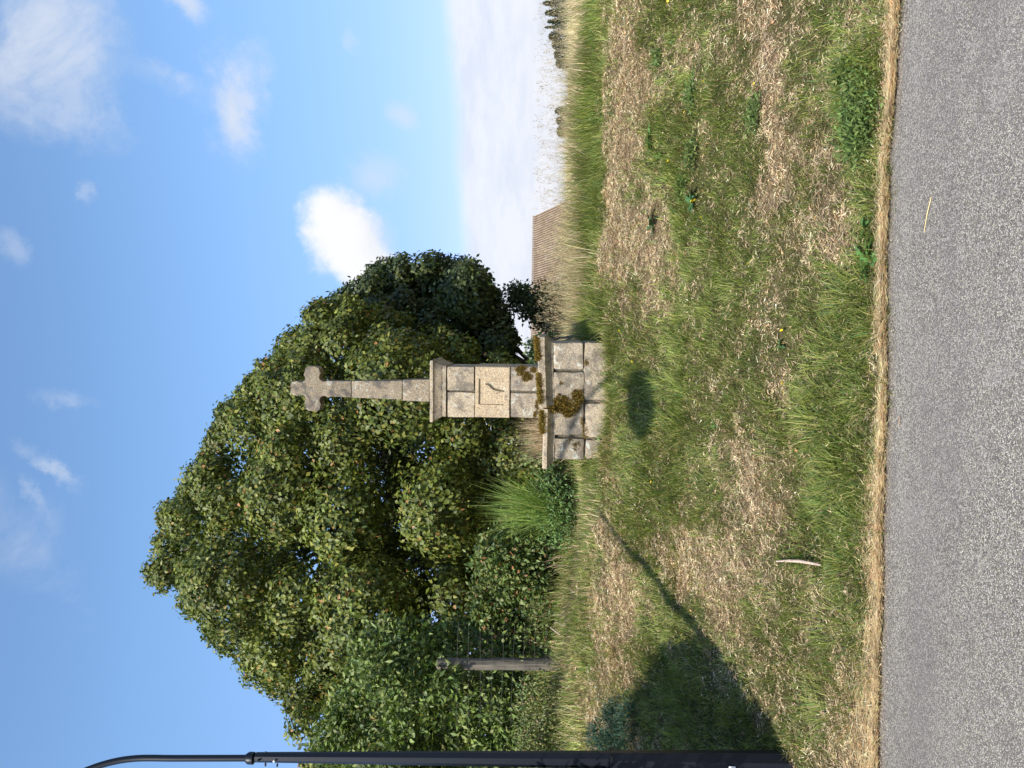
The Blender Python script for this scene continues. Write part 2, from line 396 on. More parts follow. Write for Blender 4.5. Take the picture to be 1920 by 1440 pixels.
def rand_dirs(n, bias=None, k=0):
    a = rng.uniform(0, 2*np.pi, n); d = np.stack([np.cos(a), np.sin(a)], -1)
    if bias is not None: d = d+k*np.asarray(bias)
    return nrm(d)
def blade_obj(name, data, m, **props):
    Vs, Qs, Ts, Cs = [], [], [], []; off = 0
    for V, Q, T, C in data:
        Vs.append(V); Qs.append(Q+off); Ts.append(T+off); Cs.append(C); off += len(V)
    return link(name, mesh_np(name, np.concatenate(Vs), [np.concatenate(Qs), np.concatenate(Ts)], np.concatenate(Cs)), m, **props)
def scatter(n, x0, x1, t0, t1, keep=None):
    x = rng.uniform(x0, x1, n); y = edge(x)+rng.uniform(t0, t1, n)
    k = np.abs(x) < .56*y+.5
    if keep is not None: k &= keep(x, y)
    x, y = x[k], y[k]; return x, y
# monument footprint is kept clear
MC = np.array([-.07, 7.86]); MYAW = math.radians(-5)
def off_mon(x, y, m=0.):
    dx, dy = x-MC[0], y-MC[1]; c_, s_ = math.cos(-MYAW), math.sin(-MYAW)
    lx = dx*c_-dy*s_; ly = dx*s_+dy*c_
    return (np.abs(lx) > .60+m) | (np.abs(ly) > .60+m)
GREEN = [(.155, .20, .038), (.215, .25, .052), (.105, .155, .038), (.33, .32, .11), (.09, .16, .06)]
GW = [4, 4, 2.5, 3, 1]
STRAW = [(.56, .43, .26), (.46, .34, .21), (.66, .54, .35), (.33, .23, .14), (.46, .40, .23), (.40, .22, .11)]
SW = [4, 4, 3, 2, 2, .6]
def turf(n, t0, t1, Lm, wm):
    x, y = scatter(n, -6, 6, t0, t1, off_mon)
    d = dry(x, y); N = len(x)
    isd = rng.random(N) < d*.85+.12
    # bare straw places hold shorter, fewer blades
    keep = rng.random(N) < np.where(isd, 1, 1-.35*d); x, y, d, isd = x[keep], y[keep], d[keep], isd[keep]; N = len(x)
    p = np.stack([x, y], -1)
    tuft = .3+.8*vnoise(p, 7, 55)*(.5+vnoise(p, 2, 56))+1.0*vnoise(p, 19, 59)**2
    L = Lm*rng.uniform(.5, 1.4, N)*tuft*np.where(isd, .8, 1.0)*(1.15-.6*d)
    wd = wm*rng.uniform(.7, 1.4, N)*np.where(isd, 1.15, 1)
    lean = np.where(isd, rng.uniform(.8, 1.5, N), rng.uniform(.25, 1.25, N)); curl = rng.uniform(.0, .8, N)*.6
    ang = 6.28*vnoise(p, 1.6, 57)*1.5+rng.normal(0, 1.2, N); dr = np.stack([np.cos(ang), np.sin(ang)], -1)
    c = np.where(isd[:, None], pal(N, STRAW, SW, .26), pal(N, GREEN, GW)*(1+.25*(vnoise(p, 3, 58)[:, None]-.5)))
    c = c*(.62+.75*vnoise(p, 24, 62)*(.6+.8*vnoise(p, 6, 63)))[:, None]
    pts = np.stack([x, y, H(x, y)-.004], -1)
    return blades(pts, L, wd, dr, lean, np.minimum(curl, 1.65-lean), c)
blade_obj('mown_grass', [turf(350000, -.01, 2.2, .062, .0032), turf(200000, 2.0, 4.2, .08, .0044)], M_grass,
          kind='stuff', label='patchy mown grass, green tufts among tan dry thatch on the bank', category='grass')
n_ = 620000
x, y = scatter(n_, -5, 5, .0, 4.2, off_mon); d_ = dry(x, y); k_ = rng.random(len(x)) < .14+1.0*d_; x, y = x[k_], y[k_]
N = len(x); a = rng.uniform(0, 6.28, N); p_ = np.stack([x, y], -1)
hgt_ = vnoise(p_, 19, 91)**2*.03
c3 = np.stack([x, y, H(x, y)+rng.uniform(-.002, .012, N)+hgt_], -1)
di = nrm(np.stack([np.cos(a), np.sin(a), rng.normal(.15, .3, N)], -1)); si = np.stack([-np.sin(a), np.cos(a), rng.normal(0, .5, N)], -1)
Lq = (rng.uniform(.018, .05, N))[:, None]; wq = (.0015*rng.uniform(.7, 1.5, N)*(1+.12*(y-4)))[:, None]
cl_ = pal(N, STRAW, SW, .28)*(.72+.85*vnoise(p_, 21, 92)*(.6+.8*vnoise(p_, 6, 93)))[:, None]
V = np.stack([c3-si*wq, c3+si*wq, c3+di*Lq], 1).reshape(-1, 3); i = np.arange(N)*3
link('straw_litter', mesh_np('straw_litter', V, np.stack([i, i+1, i+2], -1), np.repeat(np.clip(cl_, .01, 1), 3, 0)), M_straw, kind='stuff', label='dry cut grass and straw litter between the green tufts', category='grass')
# dead straw lying in a ribbon along the edge of the asphalt
x = rng.uniform(-3.2, 3.2, 30000); x = x[vnoise(np.stack([x, x*0], -1), 9, 65)+.5*rng.random(len(x)) > .45]; wv = .010+.055*vnoise(np.stack([x, x*0], -1), 2.6, 61)**1.5+.05*sst(-x, .2, 1.6)
y = edge(x)-.012+.03*(vnoise(np.stack([x, x*0], -1), 14, 66)-.5)+np.abs(rng.normal(0, 1, len(x)))*wv*1.3
zz = np.where(y < edge(x), .004, np.maximum(H(x, y), 0))+rng.uniform(.004, .035, len(x))
a = rng.normal(0, .55, len(x))+np.where(rng.random(len(x)) < .5, 0, np.pi)
blade_obj('dead_straw', [blades(np.stack([x, y, zz], -1), rng.uniform(.025, .085, len(x)), rng.uniform(.0018, .0034, len(x)),
          np.stack([np.cos(a), np.sin(a)], -1), rng.uniform(1.25, 1.6, len(x)), rng.uniform(0, .15, len(x)), pal(len(x), STRAW, [5, 4, 4, 2, 2, 1.2], .32)*np.array([1.0, .97, .88])*(.95+.8*vnoise(np.stack([x, y], -1), 30, 94))[:, None])],
          M_straw, kind='stuff', label='ribbon of bleached dead grass along the asphalt edge', category='dead grass')
# longer green tufts in the turf
def tuft(cx, cy, n, r, L, cols=GREEN, w=GW, wd=.0045, spread=.9, bias=(0, 0), k=0):
    a = rng.uniform(0, 6.28, n); rr = r*np.sqrt(rng.random(n)); x = cx+rr*np.cos(a); y = cy+rr*np.sin(a)
    d = nrm(np.stack([np.cos(a), np.sin(a)], -1)+rng.normal(0, .4, (n, 2))+k*np.array(bias))
    ln = np.clip(rr/r*spread+rng.normal(.1, .2, n), .05, 1.3)
    return blades(np.stack([x, y, H(x, y)-.01], -1), L*rng.uniform(.5, 1.2, n), wd*rng.uniform(.7, 1.3, n), d, ln, rng.uniform(.1, .9, n), pal(n, cols, w))
TU = []
for (u, v, n, r, L) in [(640, 1540, 700, .26, .17), (560, 1590, 500, .24, .16), (760, 1560, 500, .25, .15), (880, 1600, 400, .2, .15), (600, 1470, 350, .2, .13),
        (900, 1380, 500, .24, .12), (960, 1330, 400, .25, .12), (790, 1280, 250, .18, .13), (1290, 1610, 500, .2, .13), (1180, 1625, 350, .2, .13),
        (500, 1560, 350, .2, .14), (380, 1590, 300, .2, .13), (270, 1580, 300, .2, .13), (120, 1560, 300, .2, .15), (1360, 1600, 250, .2, .12),
        (660, 1230, 500, .35, .12), (760, 1200, 400, .3, .12), (600, 1190, 300, .3, .12), (500, 1200, 250, .3, .12), (700, 1180, 350, .35, .13),
        (1100, 1400, 250, .25, .1), (1250, 1340, 250, .25, .1), (420, 1520, 200, .2, .12), (1060, 1640, 350, .16, .12), (960, 1630, 300, .15, .12), (820, 1640, 300, .15, .12), (700, 1625, 350, .16, .14), (1400, 1650, 300, .16, .12), (450, 1610, 300, .18, .13)]:
    q = G(u, v); TU.append(tuft(q[0], q[1], int(n*1.2), r, L))
for k_ in range(26):
    tx_ = MC[0]-.66+1.32*k_/25; ty_ = MC[1]-.68-.05*math.sin(k_*2.1); TU.append(tuft(tx_, ty_, 75, .08, .13+.10*math.sin(k_*1.7)**2, GREEN+STRAW[:2], GW+[2, 2], .004))
for k_ in range(14):
    TU.append(tuft(MC[0]-.72+rng.normal(0, .04), MC[1]-.5+k_*.08, 60, .09, .2, wd=.005)); TU.append(tuft(MC[0]+.74+rng.normal(0, .05), MC[1]-.5+k_*.08, 60, .1, .26, wd=.005))
blade_obj('grass_tufts', TU, M_grass, kind='stuff', label='longer green grass tufts standing out of the mown bank', category='grass')

# tall unmown grass behind the mown strip
def tall(n, keep, t0, t1, L, cols, w, wd, lean=.35, x0=-9, x1=12, Lf=None):
    x, y = scatter(n, x0, x1, t0-.2, t1, keep); p = np.stack([x, y], -1)
    kk = (y-edge(x)) > t0-.2+.9*(fbm(p, 1.7, 87)-.22)*(t1 > 5); x, y, p = x[kk], y[kk], p[kk]; N = len(x)
    LL = L*rng.uniform(.55, 1.2, N)*(.65+.7*vnoise(p, 1.5, 81))
    if Lf is not None: LL = LL*Lf(x, y)
    ang = 6.28*vnoise(p, .9, 83)+rng.normal(0, 1.0, N)
    cv = pal(N, cols, w)*(.55+.9*vnoise(p, 8, 84)*(.5+vnoise(p, 2.5, 85)))[:, None]
    return blades(np.stack([x, y, H(x, y)-.02], -1), LL*(.7+.6*vnoise(p, 6, 86)), wd*rng.uniform(.7, 1.4, N), np.stack([np.cos(ang), np.sin(ang)], -1),
                  np.abs(rng.normal(0, lean, N)), rng.uniform(0, .8, N), cv)
OM = lambda x, y: off_mon(x, y, .03)
def right_side(x, y): return off_mon(x, y, .05) & ((x > .62) | (y > 8.8))
grow = lambda x, y: .25+.75*sst(y-edge(x), 3.25, 4.6)
blade_obj('tall_grass', [
    tall(75000, right_side, 3.45, 5.6, .26, GREEN, GW, .006, Lf=grow),
    tall(45000, right_side, 4.4, 10, .36, GREEN+STRAW[:3], [2, 2, 1, 3, 1, 6, 5, 6], .007),
    tall(24000, right_side, 4.6, 7.5, .33, STRAW[:3]+[(.34, .30, .13)], [4, 3, 4, 4], .006, x0=.5),
    tall(45000, OM, 3.5, 7.5, .17, GREEN+STRAW[:3], [4, 4, 2, 3, 1, 2, 1, 2], .006, x0=-6, x1=1.5)], M_grass,
    kind='stuff', label='tall unmown grass, green at its foot and straw coloured above, behind the mown bank', category='grass')
n_ = 700; x_ = rng.uniform(-.72, -.40, n_); y_ = rng.uniform(8.52, 8.75, n_)
blade_obj('dry_grass_clump', [blades(np.stack([x_, y_, H(x_, y_)], -1), rng.uniform(.5, .92, n_), rng.uniform(.003, .006, n_), rand_dirs(n_, (-.6, 0), .5), np.abs(rng.normal(0, .16, n_)), rng.uniform(0, .7, n_), pal(n_, STRAW[:3]+[(.30, .20, .10)], [3, 4, 2, 4]))],
          M_straw, kind='stuff', label='clump of tall brown dry grass directly behind the left end of the cornice', category='grass')
# thin seed stems rising above the horizon
def stems(n, keep, t0, t1, L, x0, x1):
    x, y = scatter(n, x0, x1, t0, t1, keep); N = len(x)
    d = rand_dirs(N, (.6, 0), .8); ln = rng.uniform(.02, .35, N)
    LL = L*rng.uniform(.6, 1.15, N); pts = np.stack([x, y, H(x, y)-.02], -1)
    cols = pal(N, [(.45, .36, .2), (.33, .25, .13), (.52, .43, .26)], [1, 1, 1])
    B = blades(pts, LL, np.full(N, .003), d, ln, rng.uniform(.05, .5, N), cols)
    tips = B[0].reshape(-1, 5, 3)[:, 4]
    k = 7; tp = np.repeat(tips, k, 0)+rng.normal(0, .012, (N*k, 3))-np.array([0, 0, 1])*rng.uniform(0, .07, (N*k, 1))
    S = blades(tp, rng.uniform(.015, .035, N*k), np.full(N*k, .004), rand_dirs(N*k), rng.uniform(0, 1, N*k), np.zeros(N*k), np.repeat(cols, k, 0)*.85)
    return [B, S]
blade_obj('seed_stems', stems(1300, right_side, 4.4, 7.5, .62, .55, 8)+stems(350, right_side, 3.9, 5, .55, .6, 1.4)
          +stems(90, lambda x, y: (x > -.66) & (x < -.2) & (y > 8.5) & (y < 8.75), 4, 5.2, .8, -.7, -.2), M_straw,
          kind='stuff', label='thin dry seed heads standing above the tall grass', category='grass stems')

# ------------------------------------------------------------------ the wayside cross
MZ = float(H(MC[0], MC[1]-.6))
mon = thing('wayside_cross', 'carved granite wayside cross on a mossy stepped pedestal at the top of the grass bank', 'stone cross', (MC[0], MC[1], 0), MYAW)
Ybase = MC[1]-.59; Yshaft = MC[1]-.255; Ycross = MC[1]-.07
def lc(imx, imy, yd):
    "photo (sideways) pixel -> monument-local (x, z) for a face at world depth yd"
    p = P(1440-imy, imx, yd); dx = p[0]-MC[0]
    return dx, p[2]
def rough(bm, amp, seed, f=9):
    for v_ in bm.verts:
        n_ = mnoise.noise_vector(Vector(v_.co)*f+Vector((seed, seed*.7, 0)))
        n2 = mnoise.noise_vector(Vector(v_.co)*f*4+Vector((seed, 3, seed)))
        v_.co += Vector(n_)*amp+Vector(n2)*amp*.35
def fin(bm, name, m, parent, smooth=True, ang=40, **pr):
    bmesh.ops.recalc_face_normals(bm, faces=bm.faces)
    me = bpy.data.meshes.new(name); bm.to_mesh(me); bm.free()
    if smooth:
        me.polygons.foreach_set('use_smooth', np.ones(len(me.polygons), bool))
        try: me.set_sharp_from_angle(angle=math.radians(ang))
        except Exception: pass
    return link(name, me, m, parent, **pr)
def grid_box(x0, x1, y0, y1, z0, z1, st=.03, bev=.012):
    bm = bmesh.new(); bmesh.ops.create_cube(bm, size=1)
    for v_ in bm.verts: v_.co = Vector(((x0+x1)/2+v_.co.x*(x1-x0), (y0+y1)/2+v_.co.y*(y1-y0), (z0+z1)/2+v_.co.z*(z1-z0)))
    for ax, a_, c_ in ((0, x0, x1), (1, y0, y1), (2, z0, z1)):
        n_ = max(1, int((c_-a_)/st))
        for i in range(1, n_):
            co = Vector((0, 0, 0)); co[ax] = a_+(c_-a_)*i/n_; no = Vector((0, 0, 0)); no[ax] = 1
            bmesh.ops.bisect_plane(bm, geom=bm.verts[:]+bm.edges[:]+bm.faces[:], plane_co=co, plane_no=no)
    # round the arrises
    cx = [(x0+x1)/2, (y0+y1)/2, (z0+z1)/2]; hs = [(x1-x0)/2, (y1-y0)/2, (z1-z0)/2]
    for v_ in bm.verts:
        q = [v_.co[i]-cx[i] for i in range(3)]; inn = [max(-(hs[i]-bev), min(hs[i]-bev, q[i])) for i in range(3)]
        dd = Vector([q[i]-inn[i] for i in range(3)])
        if dd.length > 1e-6: dd = dd.normalized()*min(dd.length, bev)
        v_.co = Vector([cx[i]+inn[i] for i in range(3)])+dd
    return bm
seedc = [0]
def block(name, ix0, ix1, iy0, iy1, yd, depth, m=M_gran, bev=.012, amp=.004, gap=.0035, st=.028, back=None):
    xa, zt = lc(ix0, iy0, yd); xb, zb = lc(ix1, iy1, yd)
    yl = yd-MC[1]; seedc[0] += 3.7
    jit = random.Random(seedc[0]).uniform(-.005, .003)
    bm = grid_box(min(xa, xb)+gap, max(xa, xb)-gap, yl+jit, yl+depth, min(zt, zb)+gap, max(zt, zb)-gap, st, bev)
    rough(bm, amp, seedc[0]); return fin(bm, name, m, mon)
# pedestal course, front stones (fronts) with the sides closed by flank stones
D2 = .59
for (a_, c_, y0_, y1_, m) in [(1035.5, 1094, 631, 684, M_gran2), (1037, 1094.5, 686, 808, M_gran2), (1039, 1096, 811, 855, M_gran2),
                              (1096, 1150, 631, 742, M_gran), (1097, 1152, 745, 812, M_gran), (1098, 1152, 814, 853, M_gran2)]:
    block('pedestal_block', a_, c_, y0_, y1_, Ybase, .60, m, bev=.022, amp=.010, gap=.002)
for (a_, c_) in [(1036, 1094), (1096, 1150)]:
    xr, zt = lc(a_, 633, Ybase); xl, zb = lc(c_, 853, Ybase)
    seedc[0] += 2
    bm = grid_box(xl+.01, xr-.006, .0, .585, zb+.003, zt-.003, .05, .02); rough(bm, .005, seedc[0]); fin(bm, 'pedestal_block', M_gran2, mon)
# core and joints
def plain_box(name, x0, x1, y0, y1, z0, z1, m, parent):
    bm = bmesh.new(); bmesh.ops.create_cube(bm, size=1)
    for v_ in bm.verts: v_.co = Vector(((x0+x1)/2+v_.co.x*(x1-x0), (y0+y1)/2+v_.co.y*(y1-y0), (z0+z1)/2+v_.co.z*(z1-z0)))
    return fin(bm, name, m, parent, False)
M_joint = simple('earthy_joint', (.10, .085, .06), .95, 0, 60, .4, .6)
xr, zt = lc(1040, 640, Ybase); xl, zb = lc(1150, 846, Ybase)
plain_box('joint_filling', xl, xr, -D2+.035, .56, zb+.02, zt+.02, M_joint, mon)
# moulded slabs
def slab(name, rings, m, amp=.004, tilt=(0, 0, 0), seed=0, cuts=9):
    "rings: list of (x0,x1,y0,y1,z) from bottom to top"
    bm = bmesh.new(); R = []
    for (x0, x1, y0, y1, z) in rings:
        pts = []
        for (ax, ay, bx, by) in ((x0, y0, x1, y0), (x1, y0, x1, y1), (x1, y1, x0, y1), (x0, y1, x0, y0)):
            for i in range(cuts): pts.append((ax+(bx-ax)*i/cuts, ay+(by-ay)*i/cuts, z))
        R.append([bm.verts.new(p) for p in pts])
    n_ = len(R[0])
    for a_, c_ in zip(R[:-1], R[1:]):
        for i in range(n_): bm.faces.new((a_[i], a_[(i+1) % n_], c_[(i+1) % n_], c_[i]))
    bm.faces.new(R[0][::-1]); bm.faces.new(R[-1])
    cx = sum((v_.co for v_ in bm.verts), Vector())/len(bm.verts)
    bmesh.ops.rotate(bm, verts=bm.verts, cent=cx, matrix=Matrix.Rotation(tilt[1], 3, 'Y'))
    rough(bm, amp, seed+11, 8); return fin(bm, name, m, mon, True, 32)
Yc = Ybase-.055
def corn(im_top, im_fas, im_bot, yl, yr, left, right, seed, tilt, m):
    "half of the pedestal cornice; yl > yr are photo rows of the left/right end"
    x0, zt = lc(im_top, yl, Yc); x1, _ = lc(im_top, yr, Yc); _, zf = lc(im_fas, 745, Yc); _, zb = lc(im_bot, 745, Yc)
    o = .065; rings = []
    for f, z in ((1, zb), (.9, zb+.25*(zf-zb)), (.62, zb+.55*(zf-zb)), (.28, zb+.8*(zf-zb)), (.06, zf-.004), (0, zf), (0, (zf+zt)/2), (.0, zt-.012), (.2, zt)):
        rings.append((x0+(o*f if left else 0), x1-(o*f if right else 0), -.655+o*f, .655-o*f, z))
    slab('cornice_slab', rings, m, .0045, (0, tilt, 0), seed)
corn(1009, 1022, 1037, 753, 620, False, True, 3, math.radians(-2.6), M_gran)
corn(1016.5, 1027, 1041, 870, 756, True, False, 9, math.radians(.3), M_gran)
# second smaller step under the shaft hidden behind the moss, then shaft courses
for (a_, c_, y0_, y1_, m) in [(957.5, 1019, 682.5, 730, M_gran2), (957.5, 1019, 732, 780.5, M_gran2), (838.5, 889.5, 682.5, 729, M_gran), (838.5, 890, 730.5, 779.5, M_gran)]:
    o = block('shaft_block', a_, c_, y0_, y1_, Yshaft, .26, m, bev=.011, amp=.004, gap=.0015)
for (a_, c_) in [(957.5, 1019), (838.5, 890)]:
    xr, zt = lc(a_, 682.5, Yshaft); xl, zb = lc(c_, 780, Yshaft); seedc[0] += 1
    bm = grid_box(xl+.003, xr-.003, .008, .25, zb+.003, zt-.003, .04, .01); rough(bm, .003, seedc[0]); fin(bm, 'shaft_block', M_gran, mon)
xr, zt = lc(836, 690, Yshaft); xl, zb = lc(1022, 772, Yshaft)
plain_box('joint_filling', xl, xr, -.235, .235, zb, zt, M_joint, mon)
# the block with the sunk panel: a finely divided front face
xr, zt = lc(891.5, 682.5, Yshaft); xl, zb = lc(955.5, 780, Yshaft)
NX, NZ = 120, 84
gx = np.linspace(xl+.002, xr-.002, NX); gz = np.linspace(zb+.0025, zt-.0025, NZ)
A, B = np.meshgrid(gx, gz)
def pp(zx, zy): return lc(780+zx/4.5, 580+zy/4.5, Yshaft)     # from an enlarged view of the photograph
px0, pzt = pp(528, 785); px1, pzb = pp(745, 570)
ins = np.minimum.reduce([A-px0, px1-A, B-pzb, pzt-B])
hgt = np.where(ins > 0, -.017*np.clip(ins/.004, 0, 1), 0)
# raised worn figure with a rounded head
fx0, fzt = pp(572, 745); fx1, fzb = pp(760, 590)
rr_ = .03; ax_ = np.clip(A, fx0+rr_, fx1-rr_); bz_ = np.clip(B, -9, fzt-rr_)
dist = rr_-np.hypot(A-ax_, B-bz_)
hgt = np.where((ins > .004) & (dist > 0), hgt+.004*np.clip(dist/.006, 0, 1), hgt)
hgt += .0022*np.exp(-(np.hypot(A-(px0+px1)/2, B-(pzt+pzb)/2)/.07)**2)
S_ = [pp(*q) for q in ((588, 612), (606, 612), (625, 622), (643, 640), (660, 655), (690, 662), (715, 668), (742, 672))]
wS = [.004, .009, .013, .012, .010, .010, .009, .006]
def seg(A, B, p, q):
    d = np.array(q)-np.array(p); t = np.clip(((A-p[0])*d[0]+(B-p[1])*d[1])/(d@d), 0, 1)
    return np.hypot(A-p[0]-t*d[0], B-p[1]-t*d[1]), t
for i in range(len(S_)-1):
    dd, t = seg(A, B, S_[i], S_[i+1]); w_ = wS[i]*(1-t)+wS[i+1]*t
    hgt = np.minimum(hgt, np.where(dd < w_, -.017-.022*(1-dd/w_)**.5, 9))
dd, t = seg(A, B, pp(678, 692), pp(712, 674)); hgt = np.minimum(hgt, np.where(dd < .0035, -.019, 9))
hgt += (fbm(np.stack([A, B], -1), 60, 3)-.5)*.003
em = np.minimum.reduce([A-gx[0], gx[-1]-A, B-gz[0], gz[-1]-B]); hgt -= .008*(1-np.clip(em/.008, 0, 1))**2
V = np.stack([A.ravel(), -.256-hgt.ravel(), B.ravel()], -1)
idx = np.arange(NX*NZ).reshape(NZ, NX); Fq = np.stack([idx[:-1, :-1], idx[:-1, 1:], idx[1:, 1:], idx[1:, :-1]], -1).reshape(-1, 4)
bmk = len(V)
bv = np.array([(gx[0], .25, gz[0]), (gx[-1], .25, gz[0]), (gx[-1], .25, gz[-1]), (gx[0], .25, gz[-1])]); V = np.concatenate([V, bv])
me = bpy.data.meshes.new('carved_block')
faces = [tuple(f) for f in Fq]
faces += [tuple(idx[0, ::-1])+(bmk, bmk+1), tuple(idx[-1, :])+(bmk+2, bmk+3), tuple(idx[:, 0])+(bmk+3, bmk), tuple(idx[::-1, -1])+(bmk+1, bmk+2), (bmk+1, bmk, bmk+3, bmk+2)]
me.from_pydata([tuple(v_) for v_ in V], [], faces); me.update()
bmx = bmesh.new(); bmx.from_mesh(me); bmesh.ops.recalc_face_normals(bmx, faces=bmx.faces); bmx.to_mesh(me); bmx.free()
link('carved_block', me, M_gpanel, mon, label='block with a sunk square panel holding a worn wavy carving')
# capital
x0, zt = lc(805.5, 786.5, Yshaft-.04); x1, zf = lc(813, 671, Yshaft-.04); xa, zc = lc(828, 779, Yshaft); xb, zb = lc(837.5, 682, Yshaft)
rings = []
o = .048
for f, z in ((1.05, zb+.002), (1.05, zc-.004), (.96, zc), (.85, zc+.2*(zf-zc)), (.6, zc+.55*(zf-zc)), (.3, zc+.85*(zf-zc)), (.08, zf-.003), (0, zf), (0, zt-.006), (.15, zt)):
    rings.append((x0+o*f, x1-o*f, -.312+o*f, .312-o*f, z))
slab('capital', rings, M_gran, .0035, (0, 0, 0), 21)
# cross: three stones
def axis_x(v_): return lc(v_, 728.0+(v_-600)*.016, Ycross)[0]
def sc_(v_):
    a_ = lc(v_, 700, Ycross)[0]; c_ = lc(v_, 701, Ycross)[0]; return abs(a_-c_)
def vz(v_): return lc(v_, 728, Ycross)[1]
def prism(name, pts, d0, d1, m, bev=.006):
    bm = bmesh.new(); fr = [bm.verts.new((p[0], d0, p[1])) for p in pts]; bk = [bm.verts.new((p[0], d1, p[1])) for p in pts]
    n_ = len(pts); ff = bm.faces.new(fr); bm.faces.new(bk[::-1])
    for i in range(n_): bm.faces.new((fr[i], bk[i], bk[(i+1) % n_], fr[(i+1) % n_]))
    bmesh.ops.recalc_face_normals(bm, faces=bm.faces)
    rims = [e for e in bm.edges if (e.verts[0].co.y == e.verts[1].co.y)]
    bmesh.ops.bevel(bm, geom=rims, offset=bev, segments=2, affect='EDGES', profile=.6)
    bmesh.ops.triangulate(bm, faces=[f for f in bm.faces if len(f.verts) > 4])
    return bm
def arc(cx, cy, r, a0, a1, n=9): return [(cx+r*math.cos(math.radians(a0+(a1-a0)*i/(n-1))), cy+r*math.sin(math.radians(a0+(a1-a0)*i/(n-1)))) for i in range(n)]
right = [(7, -41), (12, -38.5), (13.5, -33)]+arc(20, -22, 8.5, 225, 45)+[(33, -13.8), (38.5, -13), (42, -8), (42.3, 7), (39, 12.5), (34, 14)]+arc(22.5, 22, 9, -45, -225)+[(14.5, 36), (15.3, 72.5)]
k_ = sc_(600); ax0 = axis_x(600)
def cp(p, sgn):
    jz = .6*math.sin(p[0]*1.3+p[1]*.7+sgn*2)
    return (axis_x(585.6+p[1])+sgn*(p[0]+jz*.6)*k_, vz(585.6+p[1]+jz*.5))
pts = [cp(p, 1) for p in right]+[cp(p, -1) for p in right[::-1]]
bm = prism('cross_head', pts, -.07, .065, M_gcross, .006); fin(bm, 'cross_head', M_gcross, mon, True, 35)
for (v0, v1, h0, h1) in ((659, 754, 15.6, 17.8), (755, 806, 19.3, 21.0)):
    xa0 = axis_x(v0); xa1 = axis_x(v1); k0 = sc_(v0); k1 = sc_(v1)
    bm = prism('cross_shaft', [(xa0-h0*k0, vz(v0)-.001), (xa0+h0*k0, vz(v0)-.001), (xa1+h1*k1, vz(v1)+.001), (xa1-h1*k1, vz(v1)+.001)], -.07-(.012 if v0 > 700 else 0), .07+(.012 if v0 > 700 else 0), M_gcross, .007)
    bmesh.ops.subdivide_edges(bm, edges=bm.edges[:], cuts=3, use_grid_fill=True); rough(bm, .0025, v0); fin(bm, 'cross_shaft', M_gcross, mon, True, 35)

# moss: dense tiny tufts on stone
M_moss = leafmat('moss', .9, .1, .05)
def moss(pts, nr, r=.012, cols=((.20, .125, .025), (.29, .19, .04), (.11, .07, .02), (.36, .27, .07), (.15, .15, .04)), k=9):
    pts = np.asarray(pts); N = len(pts)*k
    p = np.repeat(pts, k, 0)+rng.normal(0, r*.45, (N, 3)); n0 = np.repeat(np.asarray(nr), k, 0) if np.ndim(nr) > 1 else np.tile(nr, (N, 1))
    d = nrm(n0+rng.normal(0, .6, (N, 3))); s = nrm(np.cross(d, rng.normal(0, 1, (N, 3))))
    L = r*rng.uniform(.6, 1.5, N)[:, None]; w = r*.28
    V = np.stack([p-s*w, p+s*w, p+d*L], 1).reshape(-1, 3); i = np.arange(N)*3
    return V, np.stack([i, i+1, i+2], -1), np.repeat(pal(N, cols, [3, 3, 2, 1.5, 1], .25), 3, 0)
def moss_obj(parts, label):
    Vs, Fs, Cs = [], [], []; off = 0
    for V, F_, C in parts: Vs.append(V); Fs.append(F_+off); Cs.append(C); off += len(V)
    return link('moss_patch', mesh_np('moss_patch', np.concatenate(Vs), np.concatenate(Fs), np.clip(np.concatenate(Cs), 0, 1)), M_moss, mon, label=label, kind='stuff')
def face_patch(blobs, yd, dens=5200):
    "blobs of moss on a front face, in enlarged-view pixels (zx, zy, rx, ry)"
    out_ = []
    for (zx, zy, rx_, ry_) in blobs:
        x_, z_ = pp(zx, zy) if yd == Yshaft else lc(780+zx/4.5, 580+zy/4.5, yd)
        sx = ry_/4.5*.0052; sz = rx_/4.5*.0052
        n_ = int(dens*3.14*sx*sz*2.2)+8; a_ = rng.uniform(0, 6.28, n_); r_ = np.sqrt(rng.random(n_))
        wob = .75+.5*vnoise(np.stack([np.cos(a_)*2+zx, np.sin(a_)*2+zy], -1), 1., 5)
        out_.append(np.stack([x_+np.cos(a_)*r_*sx*wob, np.full(n_, yd-MC[1]-.002), z_+np.sin(a_)*r_*sz*wob], -1))
    return np.concatenate(out_)
moss_obj([moss(face_patch([(880, 500, 45, 42), (930, 545, 42, 48), (905, 470, 30, 22), (990, 490, 25, 30), (960, 560, 25, 20), (1015, 800, 12, 50), (1005, 870, 14, 30)], Yshaft), (0, -1, .15))], 'brown moss patch on the lower shaft block')
moss_obj([moss(face_patch([(1205, 745, 45, 60), (1245, 790, 60, 55), (1320, 770, 70, 50), (1360, 670, 42, 45), (1290, 830, 50, 35), (1380, 710, 30, 45), (1250, 710, 30, 25)], Ybase), (0, -1, .2), .014)], 'large brown moss patch in the middle of the pedestal')
moss_obj([moss(face_patch([(1350, 1110, 30, 35), (1300, 1070, 22, 25), (1440, 400, 18, 30), (1430, 1000, 20, 60), (1400, 900, 12, 30), (1225, 570, 20, 18)], Ybase, 3000), (0, -1, .2), .010)], 'thin scattered moss specks low on the pedestal')
